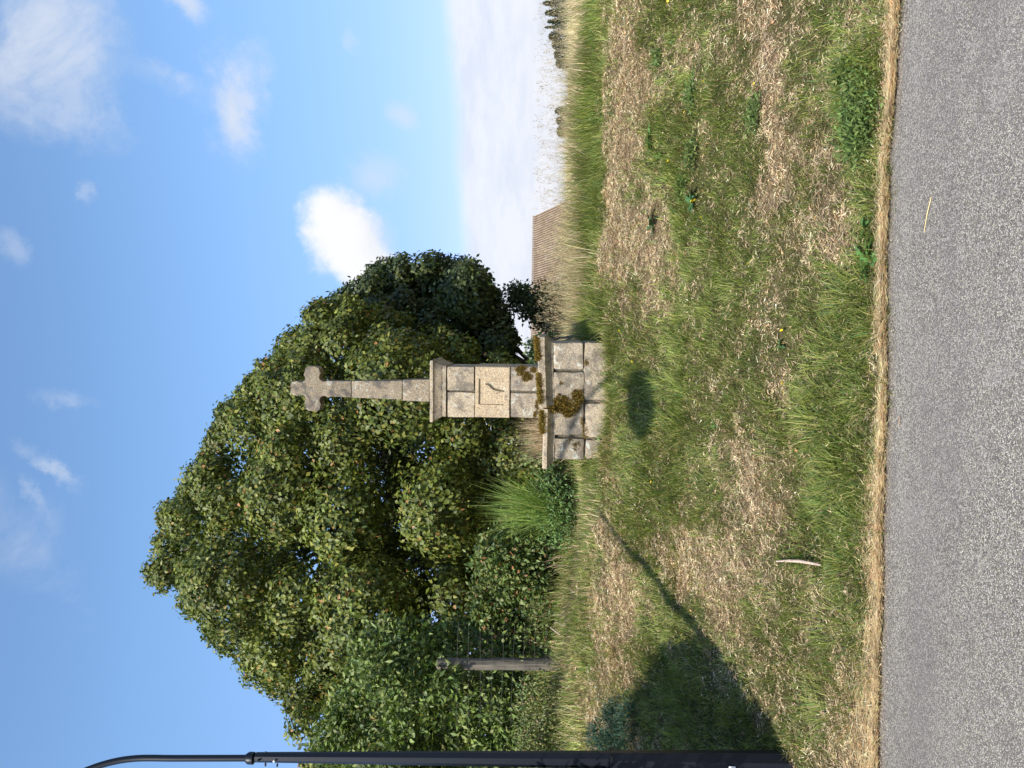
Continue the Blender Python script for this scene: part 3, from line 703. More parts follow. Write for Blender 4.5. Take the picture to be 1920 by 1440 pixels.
# moss cushion along the top edge of the cornice
def ledge(y0_, y1_, top0, top1, n_, thick, dens=1.0):
    t = rng.random(n_); im = y0_+(y1_-y0_)*t
    den = vnoise(np.stack([im, im*0], -1), .06, 9)
    keep = den > (.5-.3*dens); t, im = t[keep], im[keep]
    zz_, xx_ = [], []
    a0 = lc(top0, y0_, Yc); a1 = lc(top1, y1_, Yc)
    xx_ = a0[0]+(a1[0]-a0[0])*t; zz_ = a0[1]+(a1[1]-a0[1])*t
    n2 = len(t); dz = -np.abs(rng.normal(0, thick, n2)); dy = rng.uniform(-.008, .16, n2)
    hang = rng.random(n2) < .55; yy_ = np.where(hang, Yc-MC[1]-.004, Yc-MC[1]+dy); zv = np.where(hang, zz_+dz*.8, zz_+rng.uniform(-.004, .014, n2))
    return np.stack([xx_, yy_, zv], -1)
moss_obj([moss(ledge(622, 752, 1005.5, 1013.5, 1900, .022), (0, -.6, .8), .014), moss(ledge(757, 822, 1015, 1016, 700, .03, .6), (0, -.6, .8), .014)], 'ochre moss cushion creeping along the cornice edge')
# dark mossy gap between the two cornice slabs
xg, zg1 = lc(1022, 757, Yc); _, zg0 = lc(1040, 757, Yc)
n_ = 260; moss_obj([moss(np.stack([xg+rng.normal(0, .012, n_), np.full(n_, Yc-MC[1]+.02)+rng.uniform(0, .03, n_), rng.uniform(zg0, zg1, n_)], -1), (0, -1, .1), .014)], 'dark moss filling the gap between the cornice slabs')

# ------------------------------------------------------------------ tubes
def tube(path, radii, sides=8, cap=True):
    "returns V, quads list, ngons for one swept tube"
    path = [np.array(p, float) for p in path]; V = []; Q = []
    up = np.array([0.13, .21, .97])
    for i, p in enumerate(path):
        t = path[min(i+1, len(path)-1)]-path[max(i-1, 0)]; t = t/np.linalg.norm(t)
        if i == 0: a = np.cross(t, up); a = a/max(np.linalg.norm(a), 1e-6)
        else: a = a-t*(a@t); a = a/np.linalg.norm(a)
        bb = np.cross(t, a)
        for k in range(sides):
            th = 2*math.pi*(k+.5)/sides; V.append(p+radii[i]*(a*math.cos(th)+bb*math.sin(th)))
    for i in range(len(path)-1):
        for k in range(sides):
            Q.append((i*sides+k, i*sides+(k+1) % sides, (i+1)*sides+(k+1) % sides, (i+1)*sides+k))
    return V, Q
def tubes_obj(name, tubes, m, parent=None, sides=6, smooth=True, **pr):
    V, Q = [], []
    for path, rad in tubes:
        v_, q_ = tube(path, rad, sides); o_ = len(V); V += v_; Q += [tuple(i+o_ for i in f) for f in q_]
        Q.append(tuple(range(o_+sides-1, o_-1, -1))); Q.append(tuple(range(o_+len(v_)-sides, o_+len(v_))))
    me = bpy.data.meshes.new(name); me.from_pydata([tuple(v_) for v_ in V], [], Q); me.update()
    if smooth: me.polygons.foreach_set('use_smooth', np.ones(len(me.polygons), bool)); me.set_sharp_from_angle(angle=math.radians(50))
    return link(name, me, m, parent, **pr)

# ------------------------------------------------------------------ trees
def in_poly(pt, poly):
    x, y = pt[:, 0], pt[:, 1]; r = np.zeros(len(pt), bool); n = len(poly)
    for i in range(n):
        x0, y0 = poly[i]; x1, y1 = poly[(i+1) % n]
        c_ = ((y0 > y) != (y1 > y)) & (x < (x1-x0)*(y-y0)/((y1-y0) if y1 != y0 else 1e-9)+x0); r ^= c_
    return r
def dpoly(pt, poly):
    d = np.full(len(pt), 1e9); n = len(poly)
    for i in range(n):
        a_ = np.array(poly[i], float); b_ = np.array(poly[(i+1) % n], float); e = b_-a_
        t = np.clip(((pt-a_)@e)/(e@e), 0, 1); d = np.minimum(d, np.hypot(*(pt-a_-t[:, None]*e).T))
    return d
def Pv(uv, y):
    d = RR[None]*((uv[:, :1]-720)/F)+UU[None]*((960-uv[:, 1:])/F)+fw[None]
    return CAM+d*(y/d[:, 1])[:, None]
def leaves(c, out, L, wd, cols, droop=.3):
    N = len(c); ax = nrm(out*.8+rng.normal(0, .8, (N, 3))-np.array([0, 0, droop])); nr = nrm(np.array([-.1, -.35, .9])+rng.normal(0, .75, (N, 3)))
    s = nrm(np.cross(ax, nr)); nn = nrm(np.cross(s, ax))
    l = (L*rng.uniform(.65, 1.3, N))[:, None]; w = (wd*rng.uniform(.7, 1.25, N))[:, None]*.5
    V = np.stack([c, c+ax*l*.45+s*w+nn*w*.35, c+ax*l, c+ax*l*.45-s*w+nn*w*.35], 1).reshape(-1, 3)
    i = np.arange(N)*4
    return V, np.concatenate([np.stack([i, i+1, i+2], -1), np.stack([i, i+2, i+3], -1)]), np.repeat(np.clip(cols, 0.005, 1), 4, 0)
TREE_G = [(.105, .13, .022), (.155, .18, .03), (.065, .088, .02), (.24, .235, .045), (.31, .17, .05)]
def crown(poly, Yc_, hd, ncl, per, L, wd, cr, cols, w, seed, Dpx=150, gap=.34, lump=1.0, back=.25, droop=.3, nfreq=.55, inner=.25, sq=.75, var=.16):
    p0 = np.min(poly, 0); p1 = np.max(poly, 0)
    crp = cr/Yc_*F
    uv = rng.uniform(p0, p1, (ncl*4, 2)); uv = uv[in_poly(uv, poly)]
    d = dpoly(uv, poly); k = d > crp*.55; uv, d = uv[k][:ncl*2], d[k][:ncl*2]
    T = hd*np.sqrt(np.clip(1-(1-np.minimum(d/Dpx, 1))**2, 0, 1))
    n_ = len(uv); side = np.where(rng.random(n_) < back, 1, -1); rad = np.where(rng.random(n_) < inner, rng.uniform(.1, .7, n_), rng.uniform(.78, 1.03, n_))
    y_ = Yc_+side*T*rad
    c_ = Pv(uv, y_)
    ln = fbm(c_*np.array([1, 1, 1.25]), nfreq, seed, 2); y_ = y_-side*-1*0+((.5-ln)*2.2*lump*np.where(side < 0, 1, -1)); c_ = Pv(uv, y_)
    g = fbm(c_, nfreq*1.7, seed+9, 2); k = (g > gap) | (rng.random(n_) < .12)
    c_, T, side, uvk = c_[k], T[k], side[k], uv[k]
    if len(c_) > ncl: c_, T, side, uvk = c_[:ncl], T[:ncl], side[:ncl], uvk[:ncl]
    cen = np.array([Pv(np.array([np.mean(poly, 0)]), np.array([Yc_]))[0]])
    out = nrm(c_-cen)
    N = len(c_)*per; ci = np.repeat(np.arange(len(c_)), per)
    crs = (cr*rng.uniform(.6, 1.25, len(c_)))[ci][:, None]
    off = nrm(rng.normal(0, 1, (N, 3)))*rng.random((N, 1))**.55*crs*np.array([1, 1, sq])
    pts = c_[ci]+off
    cc = pal(N, cols, w, var)*(1+rng.normal(0, .13, (len(c_), 1)))[ci]
    return leaves(pts, nrm(nrm(off)+out[ci]*.6), np.full(N, L), np.full(N, wd), cc, droop)+(c_,)
def lobed(poly, Yc_, hd, nl, rmin, rmax, per, L, w, cols, wts, seed, Dpx=240, fill=30000, sep=.62, back=.22, pull=.85):
    """crown as a heap of leafy boughs: each bough is a ragged shell of leaves that face outwards"""
    R_ = np.random.default_rng(seed); poly = np.array(poly, float); p0 = poly.min(0); p1 = poly.max(0)
    C_, RR_ = [], []; m2 = Yc_/F; tries = 0
    while len(C_) < nl and tries < 40:
        tries += 1
        uv = R_.uniform(p0, p1, (600, 2)); uv = uv[in_poly(uv, poly)]; d = dpoly(uv, poly)
        for q, dd_ in zip(uv, d):
            r_ = R_.uniform(rmin, rmax); r_ = min(r_, max(.36*rmin/.7, dd_*m2*1.0+.05))
            if dd_*m2 < r_*pull: continue
            T = hd*math.sqrt(max(0, 1-(1-min(dd_/Dpx, 1))**2))
            sd = 1 if R_.random() < back else -1
            y_ = Yc_+sd*T*(R_.uniform(.75, 1.08) if R_.random() < .8 else R_.uniform(.1, .7))
            c_ = P(q[0], q[1], y_)
            if any(np.linalg.norm(c_-o_) < sep*(r_+ro_) for o_, ro_ in zip(C_, RR_)): continue
            C_.append(c_); RR_.append(r_)
            if len(C_) >= nl: break
    C_ = np.array(C_); RR_ = np.array(RR_)
    cnt = np.maximum(60, (per*(RR_/rmax)**2)).astype(int); ci = np.repeat(np.arange(len(C_)), cnt); N = len(ci)
    cen_ = P(poly[:, 0].mean(), poly[:, 1].mean(), Yc_); og = nrm(C_-cen_)[ci]
    dr = nrm(rng.normal(0, 1, (N, 3)))
    fl = (dr*og).sum(1) < -.25; dr[fl] = nrm(dr[fl]+1.3*og[fl]+rng.normal(0, .2, (fl.sum(), 3)))
    # each bough carries its own twig bumps
    bumpn = vnoise(dr*2.1+C_[ci]*1.7, 1.3, seed)*.6+vnoise(dr*5+C_[ci], 1.2, seed+3)*.4
    rad = RR_[ci]*(.48+.85*bumpn)*(1-.22*rng.random(N)**2)
    pts = C_[ci]+dr*rad[:, None]*np.array([1, 1, .85])+rng.normal(0, .05, (N, 3))
    k = (bumpn > .26) | (rng.random(N) < .4); pts, dr, ci = pts[k], dr[k], ci[k]; N = len(pts)
    tint = (1+rng.normal(0, .10, (len(C_), 1)))[ci]
    cc = pal(N, cols, wts, .10)*tint
    nr = nrm(dr+rng.normal(0, .38, (N, 3))+np.array([0, 0, .15])); ax = nrm(np.cross(nr, rng.normal(0, 1, (N, 3)))-np.array([0, 0, .45]))
    s_ = nrm(np.cross(ax, nr)); l = (L*rng.uniform(.65, 1.3, N))[:, None]; ww = (w*rng.uniform(.7, 1.25, N))[:, None]*.5
    V = np.stack([pts, pts+ax*l*.45+s_*ww+nr*ww*.3, pts+ax*l, pts+ax*l*.45-s_*ww+nr*ww*.3], 1).reshape(-1, 3)
    i = np.arange(N)*4; Fz = np.concatenate([np.stack([i, i+1, i+2], -1), np.stack([i, i+2, i+3], -1)]); Cz = np.repeat(np.clip(cc, .005, 1), 4, 0)
    if fill:
        uv = R_.uniform(p0, p1, (fill*4, 2)); uv = uv[in_poly(uv, poly)]; d = dpoly(uv, poly); kk = d > Dpx*.14; uv, d = uv[kk][:fill], d[kk][:fill]
        T = hd*np.sqrt(np.clip(1-(1-np.minimum(d/Dpx, 1))**2, 0, 1)); c2 = Pv(uv, Yc_+T*R_.uniform(-.62, .6, len(d)))
        V2, F2, C2 = leaves(c2, nrm(rng.normal(0, 1, c2.shape)), np.full(len(c2), L*1.5), np.full(len(c2), w*1.6), pal(len(c2), cols[:3], wts[:3], .1))
        Fz = np.concatenate([Fz, F2+len(V)]); V = np.concatenate([V, V2]); Cz = np.concatenate([Cz, C2])
    return V, Fz, Cz, C_
def make_tree(name, label, cat, poly, Yc_, base_u, trunk_r, rand, nb_=16, group=None, **kw):
    V, F_, C, cl = lobed(poly, Yc_, **kw) if 'nl' in kw else crown(poly, Yc_, **kw)
    bu = P(base_u, 1060, Yc_); bz = float(H(bu[0], Yc_))-.05; base = np.array([bu[0], Yc_, bz])
    t = thing(name, label, cat, tuple(base), 0, group)
    link('crown', mesh_np('crown', V-base, F_, C), M_leaf, t)
    R = random.Random(rand); top = cl[:, 2].max(); hh = top-bz
    path = [(0, 0, 0)]; 
    cxm, cym = cl[:, 0].mean()-base[0], 0
    for i in range(1, 7):
        f = i/7; path.append((cxm*f*.6+R.uniform(-.12, .12)*hh*.08, R.uniform(-.1, .1), hh*f*.93))
    rad = [trunk_r*(1-.13*i) for i in range(7)]
    tubes_obj('trunk', [(path, rad)], M_bark, t, 9)
    tb = []
    order = [R.randrange(len(cl)) for _ in range(nb_)]
    for j in order:
        e = cl[j]-base; f = max(.12, min(.85, (e[2]/hh)*.75)); k = int(f*7); s0 = np.array(path[min(k, 6)], float)
        m1 = s0+(e-s0)*.4+np.array([R.uniform(-.2, .2), R.uniform(-.2, .2), .15*np.linalg.norm(e-s0)]); m2 = s0+(e-s0)*.75+np.array([R.uniform(-.1, .1), 0, .12*np.linalg.norm(e-s0)])
        r_ = trunk_r*(.42-.3*f); tb.append(([s0, m1, m2, e], [r_, r_*.7, r_*.4, r_*.12]))
    tubes_obj('branches', tb, M_bark, t, 5)
    return t
main_poly = [(370, 262), (395, 285), (440, 285), (485, 300), (515, 320), (540, 335), (580, 370), (625, 385), (675, 412), (705, 440), (728, 460), (760, 485), (785, 500), (830, 540), (862, 565), (872, 600), (880, 640), (860, 720), (840, 800), (800, 880), (780, 940), (740, 990), (640, 1020), (440, 1030), (240, 1045), (60, 1045), (90, 800), (110, 620), (105, 552), (140, 492), (180, 468), (215, 425), (232, 372), (262, 380), (300, 345), (335, 320), (350, 275)]
make_tree('lime_tree', 'tall broad green tree with rusty leaf tips, rising behind the cross', 'tree', main_poly, 20, 470, .32, 3, 60,
          hd=4.6, nl=225, rmin=.5, rmax=1.3, per=4500, L=.112, w=.074, cols=TREE_G, wts=[5, 4, 3.4, 1.2, .35], seed=4, Dpx=240, fill=26000, sep=.72, pull=.72)
dark_poly = [(862, 575), (895, 640), (912, 665), (935, 690), (950, 705), (966, 728), (955, 760), (962, 800), (958, 840), (962, 868), (942, 905), (915, 920), (895, 935), (868, 955), (830, 962), (800, 968), (760, 975), (740, 900), (760, 780), (790, 680), (830, 600)]
make_tree('dark_tree', 'darker green tree at the right end of the tree group, right of the cross', 'tree', dark_poly, 22, 735, .2, 5, 24,
          hd=2.8, nl=60, rmin=.5, rmax=1.15, per=2600, L=.13, w=.085, cols=[(.045, .065, .022), (.065, .09, .025), (.035, .05, .02), (.12, .13, .035)], wts=[4, 4, 3, .8], seed=14, Dpx=110, fill=9000, sep=.78, pull=.8)
left_poly = [(120, 560), (105, 548), (80, 528), (62, 545), (45, 570), (0, 566), (-60, 540), (-160, 620), (-220, 800), (-200, 1045), (150, 1045), (190, 800), (170, 640)]
make_tree('olive_tree', 'olive green tree at the left edge behind the lamp post', 'tree', left_poly, 16, 10, .2, 8, 20,
          hd=2.6, nl=50, rmin=.45, rmax=1.0, per=2300, L=.115, w=.075, cols=TREE_G, wts=[4, 5, 3, 2.2, .8], seed=24, Dpx=150, fill=6000)
small_poly = [(900, 950), (915, 985), (905, 1000), (920, 1035), (905, 1075), (790, 1075), (790, 1030), (822, 1010), (838, 985), (855, 955), (880, 938)]
make_tree('hedge_bush', 'small dark bush at the left end of the rusty barn roof', 'bush', small_poly, 21, 872, .06, 9, 8,
          hd=.8, ncl=130, per=60, L=.11, wd=.07, cr=.3, cols=[(.04, .06, .022), (.05, .07, .025), (.09, .10, .03)], w=[4, 4, 1], seed=34, Dpx=40, gap=.1, lump=.3)
# scrub in front of the trees
def make_shrub(name, label, cat, poly, Yc_, base_u, **kw):
    V, F_, C, cl = crown(poly, Yc_, **kw)
    bu = P(base_u, 1060, Yc_); base = np.array([bu[0], Yc_, float(H(bu[0], Yc_))-.03])
    t = thing(name, label, cat, tuple(base))
    link('foliage', mesh_np('foliage', V-base, F_, C), M_leaf, t)
    R = random.Random(int(base_u)); tb = []
    for j in range(26):
        e = cl[R.randrange(len(cl))]-base; s0 = np.array([R.uniform(-.25, .25), R.uniform(-.15, .15), 0]); m1 = s0+(e-s0)*.5+np.array([0, 0, .12*np.linalg.norm(e)])
        tb.append(([s0, m1, e], [.014, .009, .003]))
    tubes_obj('stems', tb, M_twig, t, 5)
    return t
FRESH = [(.105, .155, .035), (.15, .20, .045), (.07, .105, .028), (.22, .25, .08), (.09, .125, .04)]
make_shrub('willow_shrub', 'big fresh green shrub behind the wooden post at the left', 'shrub',
    [(250, 650), (285, 720), (280, 800), (300, 900), (275, 990), (240, 1050), (0, 1060), (-160, 1060), (-180, 750), (-80, 620), (0, 590), (40, 572), (100, 590), (150, 625), (200, 620)], 10.3, 110,
    hd=1.2, ncl=760, per=42, L=.085, wd=.042, cr=.26, cols=FRESH, w=[4, 4, 3, 2, 1], seed=41, Dpx=110, gap=.37, lump=.7, nfreq=1.1, back=.15, inner=.2)
BR = [(.095, .14, .035), (.135, .18, .045), (.065, .10, .03), (.21, .23, .08), (.30, .14, .06)]
make_shrub('bramble_thicket', 'bramble thicket with reddish leaves left of the broom bush', 'shrub',
    [(300, 850), (350, 835), (400, 860), (430, 890), (480, 960), (540, 990), (575, 1040), (560, 1070), (200, 1072), (190, 1010), (215, 940), (230, 880), (300, 870), (370, 880)], 9.6, 370,
    hd=.6, ncl=420, per=40, L=.062, wd=.038, cr=.2, cols=BR, w=[4, 4, 3, 2.5, .5], seed=51, Dpx=60, gap=.38, lump=.5, nfreq=1.5, back=.1, inner=.2)
make_shrub('low_scrub', 'low yellowish green scrub between the wooden post and the lamp post', 'shrub',
    [(190, 985), (170, 1040), (190, 1110), (120, 1140), (-60, 1140), (-60, 960), (60, 955), (130, 965)], 8.6, 90,
    hd=.55, ncl=230, per=40, L=.04, wd=.02, cr=.15, cols=[(.13, .17, .05), (.17, .20, .06), (.09, .13, .045), (.22, .20, .09), (.28, .17, .08)], w=[4, 4, 3, 2, .6], seed=61, Dpx=60, gap=.3, lump=.3, nfreq=2, back=.1)
make_shrub('bramble_sprig', 'leafy bramble growth at the right foot of the trees, directly left of the pedestal', 'shrub',
    [(640, 1000), (655, 1050), (560, 1075), (500, 1070), (520, 1010), (560, 985), (600, 960)], 10.2, 570,
    hd=.5, ncl=90, per=42, L=.055, wd=.035, cr=.17, cols=BR, w=[4, 4, 4, 1, .5], seed=66, Dpx=50, gap=.3, lump=.3, nfreq=2)
make_shrub('leafy_sprig', 'small bright green leafy shrub behind the right cornice of the pedestal', 'shrub',
    [(760, 975), (815, 985), (820, 1020), (800, 1045), (750, 1050), (740, 1000)], 9.3, 785,
    hd=.25, ncl=26, per=42, L=.05, wd=.03, cr=.12, cols=FRESH[:4], w=[3, 3, 2, 2], seed=68, Dpx=30, gap=.2, lump=.1)
# blue-green conifer shrub in the bush shadow at the left
jp = [(40, 1100), (75, 1098), (110, 1125), (150, 1165), (150, 1225), (110, 1300), (40, 1330), (-120, 1320), (-140, 1120)]
for (poly_, yj_, uj_, n_j, lab_) in ((jp, 6.9, 20, 300, 'low feathery blue-green juniper beside the lamp post'),):
    V, F_, C, cl = crown(poly_, yj_, .5, n_j, 110, .042, .007, .12, [(.035, .085, .055), (.05, .11, .07), (.025, .06, .045), (.08, .13, .08)], [3, 3, 2, 1], 77, 70, .22, .2, .15, -.5, 2, .2)
    bj = P(uj_, 1250, yj_); bj[2] = H(bj[0], yj_)
    t = thing('juniper_shrub', lab_, 'shrub', tuple(bj))
    link('foliage', mesh_np('foliage', V-bj, F_, C), M_leaf, t)
    tubes_obj('stems', [([(0, 0, -.03), (cl[i]-bj)*.5, cl[i]-bj], [.012, .008, .003]) for i in range(0, len(cl), 14)], M_twig, t, 5)
# round bush just out of the picture at the left whose shadow falls across the bank
bb_ = np.array([-3.54, 4.42, float(H(-3.54, 4.42))])
n_ = 3600; dd = nrm(rng.normal(0, 1, (n_, 3))); cpt = bb_+np.array([0, 0, 1.3])+dd*np.array([1.1, 1.0, 1.05])*rng.uniform(.8, 1.0, (n_, 1))
ci = np.repeat(np.arange(n_), 22); pts = cpt[ci]+rng.normal(0, .07, (len(ci), 3)); pts = pts[pts[:, 2] > bb_[2]+.02]
V, F_, C = leaves(pts, nrm(pts-bb_-np.array([0, 0, 1.3])), np.full(len(pts), .06), np.full(len(pts), .03), pal(len(pts), FRESH, [3, 3, 3, 1, 1]))
t = thing('round_bush', 'round clipped green bush beyond the lamp post, its shadow falling on the bank', 'bush', tuple(bb_))
link('foliage', mesh_np('foliage', V-bb_, F_, C), M_leaf, t)
tubes_obj('stems', [([(0, 0, -.05), tuple((cpt[i*60]-bb_)*.5), tuple(cpt[i*60]-bb_)], [.02, .015, .005]) for i in range(30)], M_twig, t, 5)
# broom bush: fountain of thin green switches
base = P(482, 1030, 8.75); base[2] = H(base[0], 8.75)+.05
n_ = 700; a = rng.uniform(0, 6.28, n_); r = .05+.12*np.sqrt(rng.random(n_))
tgt_a = rng.normal(.16, .5, n_)
pts = np.stack([r*np.cos(a), r*np.sin(a)*.7, np.zeros(n_)+.15+rng.uniform(0, .35, n_)], -1)
dh = nrm(np.stack([np.sin(tgt_a)*2+.15*np.cos(a), np.sin(a)*.8], -1))
B1 = blades(pts, .80*rng.uniform(.4, 1.15, n_)*(1-.25*np.abs(tgt_a)), np.full(n_, .0055), dh, np.abs(tgt_a)+.03, rng.uniform(-.1, .25, n_), pal(n_, [(.21, .30, .06), (.32, .40, .11), (.12, .19, .045)], [3, 3, 2]))
t = thing('broom_bush', 'bright green broom bush with upright spiky stems, left of the cross', 'bush', tuple(base))
o = blade_obj('switches', [B1], M_grass); o.parent = t
V, F_, C = leaves(rng.normal(0, 1, (1800, 3))*np.array([.22, .16, .14])+np.array([-.03, -.05, .22]), nrm(rng.normal(0, 1, (1800, 3))), np.full(1800, .05), np.full(1800, .016), pal(1800, [(.10, .18, .05), (.15, .24, .07), (.07, .12, .04)], [3, 2, 2]))
link('lower_leaves', mesh_np('lower_leaves', V, F_, C), M_leaf, t)

# dry branches tangle inside the willow
tb = []; R = random.Random(12)
for i in range(60):
    s0 = P(R.uniform(60, 220), 940, 10.3); e = s0+np.array([R.uniform(-.1, 1.0)*.8, R.uniform(-.3, .3), R.uniform(.3, 1.2)])
    m1 = (s0+e)/2+np.array([R.uniform(-.1, .1), 0, R.uniform(-.05, .15)]); tb.append(([s0, m1, e], [.008, .006, .002]))
t0_ = tubes_obj('dead_branches', tb, M_twig, None, 5); t0_['label'] = 'tangle of bare grey branches above the wooden post'; t0_['category'] = 'branches'

# ------------------------------------------------------------------ fence post and wire
pb = P(196, 1040, 8.75); zt_ = P(193, 821, 8.75)[2]
zb_ = float(H(pb[0], 8.75))-.1
fp = thing('fence_post', 'weathered round wooden post half hidden in the shrubs left of the broom bush', 'fence post', (pb[0], 8.75, 0))
xt_ = P(195, 821, 8.75)[0]-pb[0]
path = [(xt_*i/8+.004*math.sin(i*2), 0, zb_+(zt_-zb_)*i/8) for i in range(9)]
tubes_obj('post', [(path+[(xt_, 0, zt_+.012)], [.072-.001*i for i in range(9)]+[.045])], M_post, fp, 14)
wf = thing('wire_fence', 'sagging wire mesh fence fixed to the wooden post', 'fence', (pb[0], 8.66, 0))
hor = []
for k in range(9):
    z0 = zb_+.22+k*.125
    hor.append(([(x_, .0+.01*math.sin(x_*3), z0+.012*math.sin(x_*2.3+k)) for x_ in np.linspace(-.7, .45, 16)], [.0009]*16))
for h_ in hor: tubes_obj('wire', [h_], M_wire, wf, 4)
ver = [([(x_, -.003, zb_+.2), (x_+.004, -.003, zb_+.22+8*.125)], [.0008]*2) for x_ in np.arange(-.6, .4, .15)]
o = tubes_obj('upright_wires', ver, M_wire, wf, 4); o['kind'] = 'stuff'

# ------------------------------------------------------------------ lamp post
lb = P(38, 1515, 4.62)
lx, ly = lb[0]-.075, 4.62
lamp = thing('lamp_post', 'dark painted street lamp post with a curved arm at the left edge', 'lamp post', (lx, ly, 0))
def zat(v): return P(20, v, ly)[2]
def uoff(u, v): return P(u, v, ly)[0]-lx
def pst(v0, v1, r0_, r1_, name, sides=8, n=8, right0=None, right1=None):
    z0, z1 = zat(v0), zat(v1)
    pa = []; ra = []
    for i in range(n+1):
        f = i/n; v = v0+(v1-v0)*f; r = r0_+(r1_-r0_)*f
        rt = right0+(right1-right0)*f
        pa.append((uoff(rt, v)-r, 0, z0+(z1-z0)*f)); ra.append(r*1.08)
    return tubes_obj(name, [(pa, ra)], M_pole, lamp, sides, sides > 8)
pst(1560, 1145, .078, .058, 'base_section', 8, 6, 29, 30)
pst(1145, 480, .046, .027, 'pole', 8, 10, 30, 28.5)
zc_ = zat(470); xc_ = uoff(18.5, 470)
tubes_obj('collar', [([(xc_, 0, zc_-.025), (xc_, 0, zc_-.02), (xc_, 0, zc_+.012), (xc_, 0, zc_+.03)], [.028, .036, .036, .024])], M_pole, lamp, 16)
for dv, sx_ in ((498, -1), (498, 1), (488, .2), (518, .3), (520, -1)):
    tubes_obj('bolt', [([(xc_+(.026*sx_), -.028 if abs(sx_) < 1 else 0, zat(dv)), (xc_+(.026*sx_)+(.018*sx_ if abs(sx_) == 1 else 0), -.044 if abs(sx_) < 1 else 0, zat(dv))], [.006, .006])], M_white if sx_ == .3 else M_pole, lamp, 8)
# arm: within the picture it bends to the left, then arches over the road to the lantern
p470 = np.array([xc_, 0, zc_]); p260 = np.array([uoff(18, 255), 0, zat(255)])
ctrl = [p470, p470*.66+p260*.34, p470*.33+p260*.67, p260, np.array([uoff(12, 205), -.02, zat(205)]), np.array([uoff(-1, 160), -.06, zat(160)]),
        np.array([uoff(-14, 130), -.14, zat(130)]), np.array([-.18, -.38, zat(60)]), np.array([-.02, -.85, zat(60)+.32]), np.array([.30, -1.2, zat(60)+.45]), np.array([.5, -1.5, zat(60)+.35]), np.array([.5, -1.68, zat(60)+.12]), np.array([.42, -1.72, zat(60)-.05])]
def catmull(P_, k=5):
    o_ = []
    for i in range(len(P_)-1):
        a_, b_, c_, d_ = P_[max(i-1, 0)], P_[i], P_[i+1], P_[min(i+2, len(P_)-1)]
        for j in range(k):
            t = j/k; o_.append(.5*((2*b_)+(-a_+c_)*t+(2*a_-5*b_+4*c_-d_)*t*t+(-a_+3*b_-3*c_+d_)*t**3))
    o_.append(P_[-1]); return o_
cp_ = catmull(ctrl); tubes_obj('arm', [(cp_, [.0195]*len(cp_))], M_pole, lamp, 14)
e = cp_[-1]
lant = tubes_obj('lantern', [([e+np.array([0, 0, .03]), e, e-np.array([0, 0, .05]), e-np.array([0, 0, .10]), e-np.array([0, 0, .22]), e-np.array([0, 0, .25])], [.03, .06, .12, .27, .29, .28])], M_pole, lamp, 24)
tubes_obj('diffuser', [([e-np.array([0, 0, .252]), e-np.array([0, 0, .29]), e-np.array([0, 0, .31])], [.25, .22, .1])], M_glass, lant, 24)
# door seam and white sticker on the base section
for (v0, v1, u0_, u1_, m, nm) in ((1361, 1373, 8, 16, M_white, 'sticker'),):
    za, zb2 = zat(v0), zat(v1); xa_ = uoff(u0_-2, v0); xb_ = uoff(u1_, v0)
    plain_box(nm, xa_, xb_, -.0845, -.079, zb2, za, m, lamp)
za, zb2 = zat(1378), zat(1500)
plain_box('access_door', uoff(-14, 1400), uoff(8, 1400), -.090, -.084, zb2, za, M_pole, lamp)
plain_box('seam_ring', uoff(-10, 1145)-.01, uoff(29, 1145), -.06, .06, zat(1148), zat(1143), M_pole, lamp)

# ------------------------------------------------------------------ barn behind
barn = thing('barn', 'barn with a rusty corrugated roof showing above the tall grass', 'barn', (0, 60, 0))
x_r = P(1034, 1001, 62)[0]; zr = P(1034, 1001, 62)[2]; ze = zr-2.6
x_l = P(840, 1004, 62)[0]-3
nw = 62; per = (x_r-x_l)/nw
V = []; Fq = []
nseg = nw*6
for i in range(nseg+1):
    f = i/nseg; x_ = x_l+(x_r-x_l)*f; w_ = .06*math.cos(2*math.pi*f*nw)
    V += [(x_, 2+.0, zr+w_), (x_, -3.2, ze+w_), (x_, -3.2, ze+w_-.02)]
for i in range(nseg): Fq += [(i*3, i*3+1, i*3+4, i*3+3), (i*3+1, i*3+2, i*3+5, i*3+4)]
me = bpy.data.meshes.new('roof'); me.from_pydata(V, [], Fq); me.update()
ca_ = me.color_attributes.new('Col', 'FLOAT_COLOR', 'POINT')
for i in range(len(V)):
    g_ = .5-.5*math.cos(2*math.pi*(i//3)/nseg*nw); ca_.data[i].color = (g_, g_, g_, 1)   # mask that colours the valleys darker than the crests
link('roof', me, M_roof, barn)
V2 = [(x, 4-y if False else y, z) for x, y, z in V]
V2 = [(x, 2+(2-y) if y < 2 else y+.001, z-.004) for x, y, z in V]
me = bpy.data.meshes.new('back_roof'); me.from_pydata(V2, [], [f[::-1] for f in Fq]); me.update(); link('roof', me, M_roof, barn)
plain_box('ridge_cap', x_l-.05, x_r+.06, 1.85, 2.15, zr+.03, zr+.10, M_roof, barn)
gz0 = .5
me = bpy.data.meshes.new('gable_wall')
xg_ = x_r-.3
me.from_pydata([(xg_, -3, gz0-1), (xg_, 7, gz0-1), (xg_, 7, ze-.05), (xg_, 2, zr-.06), (xg_, -3, ze-.05)]+[(xg_-.4, -3, gz0-1), (xg_-.4, 7, gz0-1), (xg_-.4, 7, ze-.05), (xg_-.4, 2, zr-.06), (xg_-.4, -3, ze-.05)], [], [(0, 1, 2, 3, 4), (9, 8, 7, 6, 5), (0, 4, 9, 5), (1, 6, 7, 2), (4, 3, 8, 9), (3, 2, 7, 8), (0, 5, 6, 1)]); me.update()
link('gable_wall', me, M_wall, barn)
plain_box('front_wall', x_l+.2, xg_-.4, -2.9, -2.5, gz0-1, ze-.1, M_wall, barn)

